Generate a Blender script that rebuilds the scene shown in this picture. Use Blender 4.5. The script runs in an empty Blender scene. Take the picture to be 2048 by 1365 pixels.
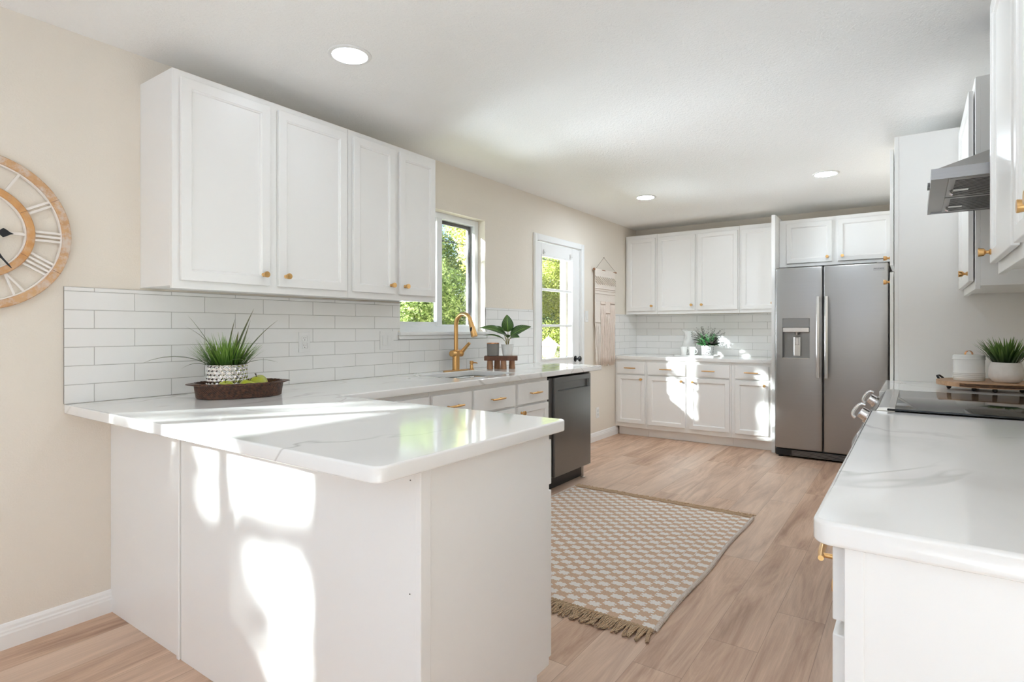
import bpy, bmesh, math, random
from mathutils import Vector, Matrix, noise
PI = math.pi
random.seed(7)
sc = bpy.context.scene
COL = sc.collection

# ---------------------------------------------------------------- camera
cam_d = bpy.data.cameras.new('camera')
cam = bpy.data.objects.new('camera', cam_d); COL.objects.link(cam)
F, YAW, HZ = 1147.1, math.radians(35.0564), 658.5
cam_d.sensor_width = 36.0; cam_d.lens = F * 36.0 / 2048.0
cam_d.shift_x = 0.0; cam_d.shift_y = (HZ - 682.5) / 2048.0
cam_d.clip_start = 0.05; cam_d.clip_end = 200
cam.location = (2.8494, 0.0, 1.2225); cam.rotation_euler = (PI / 2, 0, YAW)
sc.camera = cam

# ---------------------------------------------------------------- world, sun, added fill panels at the windows, exposure
wd = bpy.data.worlds.new('sky'); sc.world = wd; wd.use_nodes = True
wn = wd.node_tree; bg = wn.nodes['Background']
sky = wn.nodes.new('ShaderNodeTexSky'); sky.sky_type = 'NISHITA'; sky.sun_disc = False
sky.sun_elevation = math.radians(35); sky.sun_rotation = math.radians(150); sky.air_density = 1.0; sky.dust_density = 1.5
wn.links.new(sky.outputs[0], bg.inputs[0]); bg.inputs[1].default_value = 0.18

def look(o, d):
    o.rotation_euler = Vector(d).to_track_quat('-Z', 'Y').to_euler()
SUN = Vector((0.64, 1.0, -0.464))
sl = bpy.data.lights.new('sun', 'SUN'); sl.energy = 39.0; sl.angle = math.radians(1.7); sl.color = (0.86, 0.96, 0.96)
so = bpy.data.objects.new('sun', sl); COL.objects.link(so); look(so, SUN)

def area(name, loc, d, sx, sy, power, color=(1, 1, 1), spread=180):
    l = bpy.data.lights.new(name, 'AREA'); l.shape = 'RECTANGLE'; l.size = sx; l.size_y = sy
    l.energy = power; l.color = color; l.spread = math.radians(spread)
    o = bpy.data.objects.new(name, l); COL.objects.link(o); o.location = loc; look(o, d); return o
area('fill_back_window', (2.2, -3.72, 1.5), (0, 1, 2.0), 2.3, 1.1, 74, (0.50, 0.68, 1.0), 130)  # unseen fill panel added inside the rear window, tilted up to brighten the ceiling
area('fill_living_window', (6.1, -1.7, 1.5), (-1, 0.0, 1.6), 1.7, 1.1, 8, (0.72, 0.86, 1.0), 130)  # weaker fill panel added at the unseen living-side window
# added fill panels outside the left wall, aimed up through its openings
area('fill_low_window', (-3.0, 3.0, 0.50), (1, 0.05, 0.40), 3.4, 0.9, 120, (0.83, 0.92, 1.0), 150)
area('fill_low_far', (-5.4, 2.6, 0.50), (1, 0.1, 0.22), 5.0, 1.1, 440, (0.83, 0.92, 1.0), 100)
area('fill_low_door', (-2.7, 4.9, 0.32), (1, 0.0, 0.42), 2.6, 0.9, 86, (0.74, 0.89, 1.0), 120)
area('fill_low_side', (-2.2, -1.2, 0.25), (1, 0.45, 0.55), 2.0, 0.8, 108, (0.78, 0.90, 1.0))

vs = sc.view_settings
sc.display_settings.display_device = 'sRGB'
vs.view_transform = 'Standard'; vs.look = 'None'; vs.exposure = 0.08; vs.gamma = 1.0; vs.use_curve_mapping = False
sc.cycles.max_bounces = 12; sc.cycles.diffuse_bounces = 9; sc.cycles.glossy_bounces = 5; sc.cycles.transmission_bounces = 6
sc.cycles.transparent_max_bounces = 8; sc.cycles.sample_clamp_indirect = 6.0; sc.cycles.caustics_reflective = False
sc.cycles.caustics_refractive = False; sc.cycles.use_denoising = True

# ---------------------------------------------------------------- material helpers
class NT:
    def __init__(s, name):
        s.m = bpy.data.materials.new(name); s.m.use_nodes = True
        s.t = s.m.node_tree; s.b = s.t.nodes['Principled BSDF']; s.out = s.t.nodes['Material Output']
    def n(s, typ, **kw):
        x = s.t.nodes.new(typ)
        for k, v in kw.items(): setattr(x, k, v)
        return x
    def l(s, a, b): s.t.links.new(a, b)
    def set(s, **kw):
        for k, v in kw.items():
            i = s.b.inputs[k.replace('_', ' ')]
            if isinstance(v, (int, float, tuple)): i.default_value = v
            else: s.l(v, i)
        return s
    def math(s, op, a, b=None, c=None):
        x = s.n('ShaderNodeMath', operation=op)
        for i, v in enumerate((a, b, c)):
            if v is None: continue
            if isinstance(v, (int, float)): x.inputs[i].default_value = v
            else: s.l(v, x.inputs[i])
        return x.outputs[0]
    def obj(s): return s.n('ShaderNodeTexCoord').outputs['Object']
    def geo(s): return s.n('ShaderNodeNewGeometry').outputs['Position']
    def mapv(s, v, scale=(1, 1, 1), loc=(0, 0, 0), rot=(0, 0, 0)):
        x = s.n('ShaderNodeMapping'); s.l(v, x.inputs[0])
        x.inputs['Scale'].default_value = scale; x.inputs['Location'].default_value = loc; x.inputs['Rotation'].default_value = rot
        return x.outputs[0]
    def noise(s, v, scale, detail=3, rough=0.5, dist=0.0, out='Fac'):
        x = s.n('ShaderNodeTexNoise'); s.l(v, x.inputs['Vector']) if v is not None else None
        x.inputs['Scale'].default_value = scale; x.inputs['Detail'].default_value = detail
        x.inputs['Roughness'].default_value = rough; x.inputs['Distortion'].default_value = dist
        return x.outputs[out]
    def ramp(s, f, stops):
        x = s.n('ShaderNodeValToRGB'); s.l(f, x.inputs[0]); e = x.color_ramp.elements
        while len(e) < len(stops): e.new(0.5)
        for i, (p, c) in enumerate(stops):
            e[i].position = p; e[i].color = tuple(c) + (1,) if len(c) == 3 else c
        return x.outputs[0]
    def mix(s, f, a, b, typ='MIX'):
        x = s.n('ShaderNodeMix', data_type='RGBA', blend_type=typ)
        for i, v in ((0, f), (6, a), (7, b)):
            if isinstance(v, (int, float)): x.inputs[i].default_value = v
            elif isinstance(v, tuple): x.inputs[i].default_value = v + (1,) if len(v) == 3 else v
            else: s.l(v, x.inputs[i])
        return x.outputs[2]
    def bump(s, h, strength=0.3, dist=0.01):
        x = s.n('ShaderNodeBump'); s.l(h, x.inputs['Height']); x.inputs['Strength'].default_value = strength
        x.inputs['Distance'].default_value = dist; s.l(x.outputs[0], s.b.inputs['Normal']); return s
    def sep(s, v):
        x = s.n('ShaderNodeSeparateXYZ'); s.l(v, x.inputs[0]); return x.outputs
    def comb(s, a, b, c):
        x = s.n('ShaderNodeCombineXYZ')
        for i, v in enumerate((a, b, c)):
            if isinstance(v, (int, float)): x.inputs[i].default_value = v
            else: s.l(v, x.inputs[i])
        return x.outputs[0]

def S(r, g, b):   # sRGB 0-255 to linear
    f = lambda c: (c / 255 / 12.92) if c / 255 <= 0.04045 else ((c / 255 + 0.055) / 1.055) ** 2.4
    return (f(r), f(g), f(b), 1.0)
def plain(name, col, rough=0.5, metal=0.0, bump=None, **kw):
    m = NT(name); m.set(Base_Color=col, Roughness=rough, Metallic=metal)
    for k, v in kw.items(): m.b.inputs[k.replace('_', ' ')].default_value = v
    if bump: m.bump(m.noise(m.obj(), bump[0], 3), bump[1], bump[2])
    return m.m

M = {}
def wallpaint(name, col, rough, sc_, st):
    m = NT(name); p = m.geo()
    tone = m.noise(p, 1.3, 2)
    m.set(Base_Color=m.mix(m.math('MULTIPLY', tone, 0.10), col, tuple(c * 0.9 for c in col[:3]) + (1,)), Roughness=rough)
    h = m.math('ADD', m.noise(p, sc_, 4, 0.6), m.math('MULTIPLY', m.noise(p, sc_ * 0.4, 2), 0.6))
    m.bump(h, st, 0.004); return m.m
M['wall'] = wallpaint('beige_wall_paint', S(231, 223, 211), 0.75, 140, 0.35)
M['ceiling'] = wallpaint('ceiling_texture', S(245, 244, 242), 0.9, 110, 0.7)
M['cab'] = plain('white_cabinet_paint', S(240, 239, 237), 0.32, bump=(60, 0.03, 0.002))
M['trim'] = plain('white_trim_paint', S(240, 240, 239), 0.35)
M['vinyl'] = plain('white_vinyl', S(236, 238, 240), 0.3)
M['grout'] = plain('grey_grout', S(186, 184, 180), 0.9)
M['dark'] = plain('dark_gap', S(28, 27, 26), 0.7)
M['bronze'] = plain('dark_bronze_screen_frame', S(70, 64, 58), 0.5)
M['black'] = plain('black_satin', S(24, 26, 30), 0.35)
M['blackgloss'] = plain('black_gloss', S(14, 15, 18), 0.08)
M['plate'] = plain('white_plastic', S(232, 231, 229), 0.35)
M['plug'] = plain('slot_dark', S(70, 66, 62), 0.6)
M['rubber'] = plain('black_rubber', S(30, 30, 32), 0.7)
M['ceramic'] = plain('white_ceramic', S(238, 238, 236), 0.25)
M['soil'] = plain('dark_soil', S(46, 38, 30), 0.95, bump=(80, 0.6, 0.01))
M['brass'] = plain('brushed_brass', (0.70, 0.42, 0.17, 1), 0.3, 1.0, bump=(300, 0.03, 0.001))
M['copper'] = plain('polished_copper', (0.72, 0.36, 0.2, 1), 0.2, 1.0)
M['chrome'] = plain('polished_chrome', (0.8, 0.8, 0.8, 1), 0.08, 1.0)

def steel(name, col, rough, vertical=False):
    m = NT(name); p = m.obj()
    s_ = (1.5, 1.5, 260) if not vertical else (260, 260, 1.5)
    g = m.noise(m.mapv(p, s_), 1.0, 2)
    m.set(Base_Color=m.mix(g, tuple(c * 0.95 for c in col[:3]), tuple(min(1, c * 1.04) for c in col[:3])), Metallic=1.0,
          Roughness=m.math('ADD', m.math('MULTIPLY', g, 0.06), rough - 0.03))
    m.bump(g, 0.02, 0.0005); return m.m
M['steel'] = steel('brushed_steel', (0.37, 0.365, 0.36, 1), 0.34)
M['steeld'] = steel('dark_brushed_steel', (0.24, 0.24, 0.24, 1), 0.30)
M['steell'] = steel('bright_brushed_steel', (0.62, 0.61, 0.60, 1), 0.22)
M['steelv'] = steel('polished_bar_steel', (0.62, 0.61, 0.60, 1), 0.16, True)

# clear glass that lets light pass
m = NT('window_glass'); tr = m.n('ShaderNodeBsdfTransparent'); gl = m.n('ShaderNodeBsdfGlossy'); gl.inputs['Roughness'].default_value = 0.02
fr = m.n('ShaderNodeLayerWeight'); fr.inputs[0].default_value = 0.5; ff = m.math('ADD', 0.04, m.math('MULTIPLY', m.math('POWER', fr.outputs['Facing'], 5.0), 0.8)); mx = m.n('ShaderNodeMixShader')
m.l(ff, mx.inputs[0]); m.l(tr.outputs[0], mx.inputs[1]); m.l(gl.outputs[0], mx.inputs[2]); m.l(mx.outputs[0], m.out.inputs[0])
M['glass'] = m.m

# floor: planks laid along Y
m = NT('oak_plank_floor'); p = m.geo(); x, y, z = m.sep(p)
W_, L_ = 0.182, 1.22
row = m.math('FLOOR', m.math('DIVIDE', x, W_))
wn1 = m.n('ShaderNodeTexWhiteNoise', noise_dimensions='1D'); m.l(row, wn1.inputs['W'])
yo = m.math('ADD', m.math('DIVIDE', y, L_), wn1.outputs['Value'])
colm = m.math('FLOOR', yo)
wn2 = m.n('ShaderNodeTexWhiteNoise', noise_dimensions='2D'); m.l(m.comb(row, colm, 0), wn2.inputs['Vector'])
rnd = wn2.outputs['Value']
off = m.math('MULTIPLY', rnd, 37.0)
gv = m.comb(m.math('MULTIPLY', x, 9.0), m.math('MULTIPLY', y, 1.1), off)
grain = m.noise(gv, 1.0, 6, 0.62, 1.2)
fine = m.noise(m.comb(m.math('MULTIPLY', x, 150.0), m.math('MULTIPLY', y, 4.0), off), 1.0, 3, 0.6)
kv = m.n('ShaderNodeTexVoronoi'); m.l(m.comb(m.math('MULTIPLY', x, 4.2), m.math('MULTIPLY', y, 1.3), off), kv.inputs['Vector']); kv.inputs['Scale'].default_value = 1.0
knot = m.ramp(kv.outputs['Distance'], [(0.0, (1, 1, 1)), (0.05, (0.55, 0.55, 0.55)), (0.15, (0, 0, 0))])
base = m.ramp(grain, [(0.22, S(146, 112, 90)[:3]), (0.40, S(184, 150, 126)[:3]), (0.56, S(208, 175, 150)[:3]), (0.78, S(224, 195, 171)[:3])])
base = m.mix(m.math('MULTIPLY', knot, 0.5), base, S(112, 84, 66))
base = m.mix(0.30, base, m.ramp(fine, [(0.3, (0.42, 0.36, 0.32)), (0.7, (1.0, 0.98, 0.96))]), 'MULTIPLY')
base = m.mix(m.math('MULTIPLY', m.math('SUBTRACT', rnd, 0.35), 0.55), base, S(226, 206, 188))
fx = m.math('FRACT', m.math('DIVIDE', x, W_)); fy = m.math('FRACT', yo)
ex = m.math('MINIMUM', fx, m.math('SUBTRACT', 1.0, fx)); ey = m.math('MINIMUM', fy, m.math('SUBTRACT', 1.0, fy))
gap = m.math('MAXIMUM', m.math('LESS_THAN', ex, 0.006), m.math('LESS_THAN', ey, 0.0012))
base = m.mix(m.math('MULTIPLY', gap, 0.45), base, S(96, 74, 60))
m.set(Base_Color=base, Roughness=m.math('ADD', 0.42, m.math('MULTIPLY', fine, 0.12)))
m.bump(m.math('SUBTRACT', m.math('MULTIPLY', fine, 0.25), gap), 0.25, 0.002)
M['floor'] = m.m

# quartz
def quartz():
    m = NT('white_veined_quartz'); p = m.geo()
    def vein(scale, seed, wdt, dist):
        n = m.noise(m.mapv(p, (1.0, 0.75, 1.0), (seed, seed * 1.7, 0), (0, 0, 0.5)), scale, 4, 0.5, dist)
        d = m.math('ABSOLUTE', m.math('SUBTRACT', n, 0.5))
        v = m.math('SUBTRACT', 1.0, m.math('DIVIDE', d, wdt)); return m.math('MAXIMUM', v, 0.0)
    msk = m.ramp(m.noise(m.mapv(p, (1, 1, 1), (4, 2, 1)), 1.6, 2), [(0.42, (0, 0, 0)), (0.60, (1, 1, 1))])
    v = m.math('MULTIPLY', m.math('MAXIMUM', m.math('MULTIPLY', vein(1.15, 3.1, 0.010, 0.9), 1.0), m.math('MULTIPLY', vein(0.9, 8.4, 0.035, 0.7), 0.35)), msk)
    c = m.mix(m.math('MULTIPLY', v, 0.6), S(242, 241, 239), S(172, 169, 164))
    c = m.mix(m.math('MULTIPLY', m.noise(p, 2.2, 3), 0.12), c, S(200, 198, 196))
    m.set(Base_Color=c, Roughness=0.12); m.b.inputs['Coat Weight'].default_value = 0.3; m.b.inputs['Coat Roughness'].default_value = 0.04
    return m.m
M['quartz'] = quartz()
# glazed tile
m = NT('white_glazed_tile'); p = m.geo()
m.set(Base_Color=m.mix(m.math('MULTIPLY', m.noise(p, 9, 3), 0.25), S(240, 239, 237), S(224, 222, 219)), Roughness=0.14)
m.bump(m.noise(p, 14, 2), 0.25, 0.004); M['tile'] = m.m
# woods
def wood(name, c1, c2, c3, sc3=(3, 40, 40), rough=0.6, wash=0):
    m = NT(name); p = m.obj()
    g = m.noise(m.mapv(p, sc3), 1.0, 5, 0.6, 0.6)
    c = m.ramp(g, [(0.25, c1[:3]), (0.5, c2[:3]), (0.75, c3[:3])])
    if wash: c = m.mix(m.ramp(m.noise(p, 22, 5, 0.7), [(0.45, (0, 0, 0)), (0.62, (wash,) * 3)]), c, S(214, 206, 198))
    m.set(Base_Color=c, Roughness=rough); m.bump(g, 0.2, 0.002); return m.m
M['clockwood'] = wood('whitewashed_pine', S(188, 142, 100), S(206, 164, 122), S(218, 180, 140), (14, 14, 14), 0.65, 0.75)
M['clockwood2'] = wood('honey_pine', S(190, 134, 80), S(208, 156, 100), S(216, 168, 114), (12, 12, 12), 0.55, 0.25)
M['riserwood'] = wood('dark_walnut', S(74, 44, 30), S(104, 64, 44), S(128, 84, 58), (40, 3, 10), 0.5)
M['legwood'] = wood('rustic_wood', S(132, 92, 66), S(160, 118, 88), S(182, 142, 108), (30, 30, 4), 0.65)
M['board'] = wood('mango_wood_board', S(150, 112, 80), S(188, 150, 116), S(206, 172, 140), (6, 40, 20), 0.5)
M['bark'] = wood('bark_edge', S(44, 32, 24), S(84, 58, 38), S(140, 98, 62), (18, 18, 60), 0.8)
M['cream'] = plain('cream_painted_metal', S(238, 232, 226), 0.5)

def rattan():
    m = NT('dark_brown_rattan'); p = m.obj()
    n = m.noise(p, 90, 3)
    c = m.ramp(n, [(0.3, S(44, 27, 19)[:3]), (0.55, S(84, 52, 36)[:3]), (0.8, S(124, 82, 56)[:3])])
    m.set(Base_Color=c, Roughness=0.35); return m.m
M['rattan'] = rattan()

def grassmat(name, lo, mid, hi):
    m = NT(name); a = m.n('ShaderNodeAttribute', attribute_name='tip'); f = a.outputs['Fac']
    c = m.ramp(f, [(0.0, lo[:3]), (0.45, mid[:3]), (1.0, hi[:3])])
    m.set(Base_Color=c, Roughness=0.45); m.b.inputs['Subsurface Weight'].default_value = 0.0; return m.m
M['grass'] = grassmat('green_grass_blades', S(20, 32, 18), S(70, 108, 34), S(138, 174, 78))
M['grass2'] = grassmat('deep_green_blades', S(16, 24, 16), S(52, 84, 32), S(116, 150, 70))
M['wideblade'] = grassmat('olive_wide_blades', S(24, 38, 20), S(74, 96, 44), S(116, 112, 70))

def leafmat(name, a, b, c, trans=0.35, scale=1.2):
    m = NT(name); p = m.geo()
    n = m.math('ADD', m.math('MULTIPLY', m.noise(p, scale, 3), 0.6), m.math('MULTIPLY', m.noise(p, 14, 1), 0.4))
    col = m.ramp(n, [(0.36, a[:3]), (0.5, b[:3]), (0.62, c[:3])])
    m.set(Base_Color=col, Roughness=0.5)
    t = m.n('ShaderNodeBsdfTranslucent'); m.l(col, t.inputs[0]); mx = m.n('ShaderNodeMixShader'); mx.inputs[0].default_value = trans
    m.l(m.b.outputs[0], mx.inputs[1]); m.l(t.outputs[0], mx.inputs[2]); m.l(mx.outputs[0], m.out.inputs[0]); return m.m
M['leaf'] = leafmat('garden_leaves', S(92, 116, 62), S(142, 164, 92), S(208, 218, 152))
M['leafy'] = leafmat('yellow_green_leaves', S(122, 136, 60), S(184, 190, 96), S(232, 230, 172))
M['leafd'] = leafmat('deep_green_leaves', S(60, 80, 50), S(96, 118, 70), S(146, 164, 106))

# ---------------------------------------------------------------- mesh helpers
def link(name, me, mat=None, parent=None, loc=None, rotz=None):
    o = bpy.data.objects.new(name, me); COL.objects.link(o)
    if mat is not None:
        for mm in (mat if isinstance(mat, (list, tuple)) else [mat]): me.materials.append(mm)
    if parent is not None: o.parent = parent
    if loc is not None: o.location = loc
    if rotz is not None: o.rotation_euler = (0, 0, rotz)
    return o
def finish(name, bm, mat, parent=None, smooth=False, loc=None, rotz=None, angle=None):
    me = bpy.data.meshes.new(name); bmesh.ops.recalc_face_normals(bm, faces=bm.faces) ; bm.to_mesh(me); bm.free()
    if smooth:
        for p in me.polygons: p.use_smooth = True
        if angle: me.set_sharp_from_angle(angle=math.radians(angle))
    return link(name, me, mat, parent, loc, rotz)
def box(bm, x0, x1, y0, y1, z0, z1, bev=0.0, seg=1, mi=0):
    r = bmesh.ops.create_cube(bm, size=1.0)
    vs_ = r['verts']
    bmesh.ops.scale(bm, vec=(x1 - x0, y1 - y0, z1 - z0), verts=vs_)
    bmesh.ops.translate(bm, vec=((x0 + x1) / 2, (y0 + y1) / 2, (z0 + z1) / 2), verts=vs_)
    fs = list({f for v in vs_ for f in v.link_faces})
    if bev > 0:
        es = list({e for v in vs_ for e in v.link_edges})
        rr = bmesh.ops.bevel(bm, geom=es, offset=bev, segments=seg, affect='EDGES', profile=0.5)
        fs = list({f for f in fs if f.is_valid} | set(rr['faces']))
    for f in fs: f.material_index = mi
    return fs
def lathe(bm, prof, seg=32, c=(0, 0, 0), axis='z', cap=True, mi=0, sx=1, sy=1):
    rings = []
    for r, h in prof:
        ring = []
        for i in range(seg):
            a = 2 * PI * i / seg; u, v = r * math.cos(a) * sx, r * math.sin(a) * sy
            p = {'z': (u, v, h), 'y': (u, h, v), 'x': (h, u, v)}[axis]
            ring.append(bm.verts.new((p[0] + c[0], p[1] + c[1], p[2] + c[2])))
        rings.append(ring)
    for a, b in zip(rings, rings[1:]):
        for i in range(seg):
            j = (i + 1) % seg
            f = bm.faces.new((a[i], a[j], b[j], b[i])); f.material_index = mi
    for ring in (rings[0], rings[-1]) if cap else ():
        if prof[rings.index(ring)][0] > 1e-5:
            f = bm.faces.new(ring); f.material_index = mi
    return rings
def tube(bm, pts, r, seg=8, mi=0, caps=True):
    pts = [Vector(p) for p in pts]; n = len(pts)
    rs = r if isinstance(r, (list, tuple)) else [r] * n
    rings = []; up = None
    for i, p in enumerate(pts):
        t = (pts[min(i + 1, n - 1)] - pts[max(i - 1, 0)])
        t = t.normalized() if t.length > 1e-9 else Vector((0, 0, 1))
        if up is None:
            up = Vector((0, 0, 1)) if abs(t.z) < 0.9 else Vector((1, 0, 0))
        a = t.cross(up)
        if a.length < 1e-6: a = t.cross(Vector((0, 1, 0)))
        a.normalize(); b = t.cross(a).normalized(); up = a.cross(t)
        rings.append([bm.verts.new(p + (a * math.cos(2 * PI * k / seg) + b * math.sin(2 * PI * k / seg)) * rs[i]) for k in range(seg)])
    for A, B in zip(rings, rings[1:]):
        for k in range(seg):
            f = bm.faces.new((A[k], A[(k + 1) % seg], B[(k + 1) % seg], B[k])); f.material_index = mi
    if caps:
        for R in (rings[0], rings[-1]):
            f = bm.faces.new(R); f.material_index = mi
    return rings
def quad(bm, a, b, c, d, mi=0):
    f = bm.faces.new([bm.verts.new(p) for p in (a, b, c, d)]); f.material_index = mi; return f

def empty(name, loc, rotz=0, label=None, cat=None, group=None):
    o = bpy.data.objects.new(name, None); COL.objects.link(o); o.location = loc; o.rotation_euler = (0, 0, rotz)
    o.empty_display_size = 0.05
    return tag(o, label, cat, group)
def tag(o, label=None, cat=None, group=None, kind=None):
    if label: o['label'] = label
    if cat: o['category'] = cat
    if group: o['group'] = group
    if kind: o['kind'] = kind
    return o
def copy_tree(o, loc, rotz=None, label=None):
    def rec(s, par):
        c = s.copy(); COL.objects.link(c)
        c.parent = par
        for ch in s.children: rec(ch, c)
        return c
    c = rec(o, None); c.location = loc
    if rotz is not None: c.rotation_euler = (0, 0, rotz)
    if label: c['label'] = label
    return c
def structure(name, bm, mat, parent=None, smooth=False):
    o = finish(name, bm, mat, parent, smooth)
    if parent is None: o['kind'] = 'structure'
    return o
def slab(name, outlines, z0, z1, mat, bev=0.004, res=3, parent=None):
    cu = bpy.data.curves.new(name, 'CURVE'); cu.dimensions = '2D'; cu.fill_mode = 'BOTH'
    cu.extrude = (z1 - z0) / 2 - bev; cu.bevel_depth = bev; cu.bevel_resolution = res; cu.offset = -bev
    for pts in outlines:
        sp = cu.splines.new('POLY'); sp.points.add(len(pts) - 1); sp.use_cyclic_u = True
        for i, (x, y) in enumerate(pts): sp.points[i].co = (x, y, 0, 1)
    o = bpy.data.objects.new(name, cu); COL.objects.link(o)
    bpy.context.view_layer.update()
    me = bpy.data.meshes.new_from_object(o.evaluated_get(bpy.context.evaluated_depsgraph_get()))
    bpy.data.objects.remove(o); me.name = name
    me.transform(Matrix.Translation((0, 0, (z0 + z1) / 2)))
    for p in me.polygons: p.use_smooth = True
    me.set_sharp_from_angle(angle=math.radians(50))
    me.materials.clear()
    return link(name, me, mat, parent)
def rounded(pts, radii, n=6):
    out = []; N = len(pts)
    for i, (p, r) in enumerate(zip(pts, radii)):
        if r <= 0: out.append(p); continue
        P0, P1, P2 = Vector(pts[i - 1]), Vector(p), Vector(pts[(i + 1) % N])
        a = (P0 - P1).normalized(); b = (P2 - P1).normalized()
        A = P1 + a * r; B = P1 + b * r; c = P1 + (a + b) * r
        a0 = math.atan2(A.y - c.y, A.x - c.x); a1 = math.atan2(B.y - c.y, B.x - c.x)
        d = (a1 - a0 + PI) % (2 * PI) - PI
        for k in range(n + 1):
            t = a0 + d * k / n; out.append((c.x + r * math.cos(t), c.y + r * math.sin(t)))
    return out

# ---------------------------------------------------------------- room shell
CE = 2.452
XR = 3.37     # kitchen right wall
YF = 6.76     # far wall
bm = bmesh.new(); box(bm, -0.15, 6.3, -3.95, 6.9, -0.12, 0.0); structure('floor', bm, M['floor'])
bm = bmesh.new(); box(bm, -0.15, 6.3, -3.95, 6.9, CE, CE + 0.12); structure('ceiling', bm, M['ceiling'])
def wall_with_holes(name, axis, c0, c1, u0, u1, holes, mat):
    """wall of thickness c0..c1 on AXIS, running u0..u1, holes (ua,ub,za,zb)"""
    bm = bmesh.new(); us = sorted({u0, u1, *[h[0] for h in holes], *[h[1] for h in holes]})
    for a, b in zip(us, us[1:]):
        mid = (a + b) / 2; hs = [h for h in holes if h[0] < mid < h[1]]
        zs = [0.0]
        for h in sorted(hs, key=lambda h: h[2]): zs += [h[2], h[3]]
        zs.append(CE)
        for k in range(0, len(zs), 2):
            if zs[k + 1] - zs[k] > 1e-4:
                if axis == 'x': box(bm, c0, c1, a, b, zs[k], zs[k + 1])
                else: box(bm, a, b, c0, c1, zs[k], zs[k + 1])
    bmesh.ops.remove_doubles(bm, verts=bm.verts, dist=1e-5)
    inner = [f for f in bm.faces if f.calc_center_median() is None]
    return structure(name, bm, mat)
WIN = (2.74, 3.68, 1.20, 2.10)
DOOR = (4.443, 5.310, 0.0, 2.055)
SLD = (-1.38, 0.24, 0.93, 1.91)
wall_with_holes('wall_left', 'x', -0.14, 0.0, -3.8, YF, [WIN, DOOR, SLD], M['wall'])
wall_with_holes('wall_far', 'y', YF, YF + 0.12, -0.14, XR + 0.12, [], M['wall'])
wall_with_holes('wall_right', 'x', XR, XR + 0.12, 0.95, YF, [], M['wall'])
wall_with_holes('wall_partition', 'y', 0.95, 1.07, XR + 0.12, 6.3, [], M['wall'])
wall_with_holes('wall_back', 'y', -3.92, -3.8, -0.14, 6.3, [(1.0, 3.4, 0.9, 2.1)], M['wall'])
wall_with_holes('wall_living', 'x', 6.18, 6.3, -3.8, 0.95, [(-2.6, -0.8, 0.9, 2.1)], M['wall'])

def baseboard(name, x0, y0, x1, y1, nx, ny):
    bm = bmesh.new(); prof = [(0.0, 0.0), (0.014, 0.0), (0.014, 0.055), (0.012, 0.062), (0.012, 0.068), (0.009, 0.074), (0.008, 0.084), (0.004, 0.094), (0, 0.096)]
    A = [bm.verts.new((x0 + nx * d, y0 + ny * d, z)) for d, z in prof]; B = [bm.verts.new((x1 + nx * d, y1 + ny * d, z)) for d, z in prof]
    for i in range(len(prof) - 1): bm.faces.new((A[i], A[i + 1], B[i + 1], B[i]))
    bm.faces.new(A); bm.faces.new(B[::-1])
    return structure(name, bm, M['trim'])
baseboard('baseboard_left', 0, 0.30, 0, 1.035, 1, 0)
baseboard('baseboard_left_far', 0, 5.365, 0, 6.21, 1, 0)
baseboard('baseboard_left_rear', 0, -3.8, 0, 0.30, 1, 0)

# window_1 (over the sink)
bm = bmesh.new(); y0, y1, z0, z1 = WIN; t = 0.045
X0, X1 = -0.13, -0.07
box(bm, X0, X1, y0 + t, y1 - t, z0 + 0.001, z0 + t, 0.0015); box(bm, X0, X1, y0 + t, y1 - t, z1 - t, z1 - 0.001, 0.0015)
box(bm, X0, X1, y0 + 0.001, y0 + t, z0 + 0.001, z1 - 0.001, 0.0015); box(bm, X0, X1, y1 - t, y1 - 0.001, z0 + 0.001, z1 - 0.001, 0.0015)
win = structure('window_1', bm, M['vinyl'])
bm = bmesh.new()
ym = 3.20
box(bm, -0.10, -0.062, ym - 0.022, ym + 0.035, z0 + t, z1 - t, 0.003)
box(bm, -0.104, -0.074, y0 + t + 0.03, ym - 0.022, z0 + t, z0 + t + 0.03, 0.001); box(bm, -0.104, -0.074, y0 + t + 0.03, ym - 0.022, z1 - t - 0.03, z1 - t, 0.001)
box(bm, -0.104, -0.074, y0 + t, y0 + t + 0.03, z0 + t, z1 - t, 0.001)
box(bm, -0.125, -0.101, ym + 0.036, y1 - t - 0.002, z0 + t, z0 + t + 0.012, 0.001)
finish('sash', bm, M['vinyl'], win)
bm = bmesh.new(); box(bm, -0.092, -0.088, y0 + t + 0.03, ym - 0.022, z0 + t + 0.03, z1 - t - 0.03); finish('pane', bm, M['glass'], win)
bm = bmesh.new(); box(bm, -0.112, -0.108, ym + 0.035, y1 - t, z0 + t, z1 - t); finish('pane', bm, M['glass'], win)
bm = bmesh.new()
box(bm, -0.136, -0.115, y1 - t - 0.032, y1 - t - 0.001, z0 + t + 0.013, z1 - t - 0.001); box(bm, -0.136, -0.115, ym + 0.036, y1 - t - 0.033, z1 - t - 0.026, z1 - t - 0.001)
finish('screen_frame', bm, M['bronze'], win)
bm = bmesh.new()
box(bm, -0.0701, 0.030, y0 - 0.02, y1 + 0.012, z0 - 0.020, z0 + 0.002, 0.004, 2); box(bm, 0.0, 0.016, y0 - 0.015, y1 + 0.005, z0 - 0.048, z0 - 0.019, 0.003)
finish('window_sill', bm, M['trim'], win)

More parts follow.
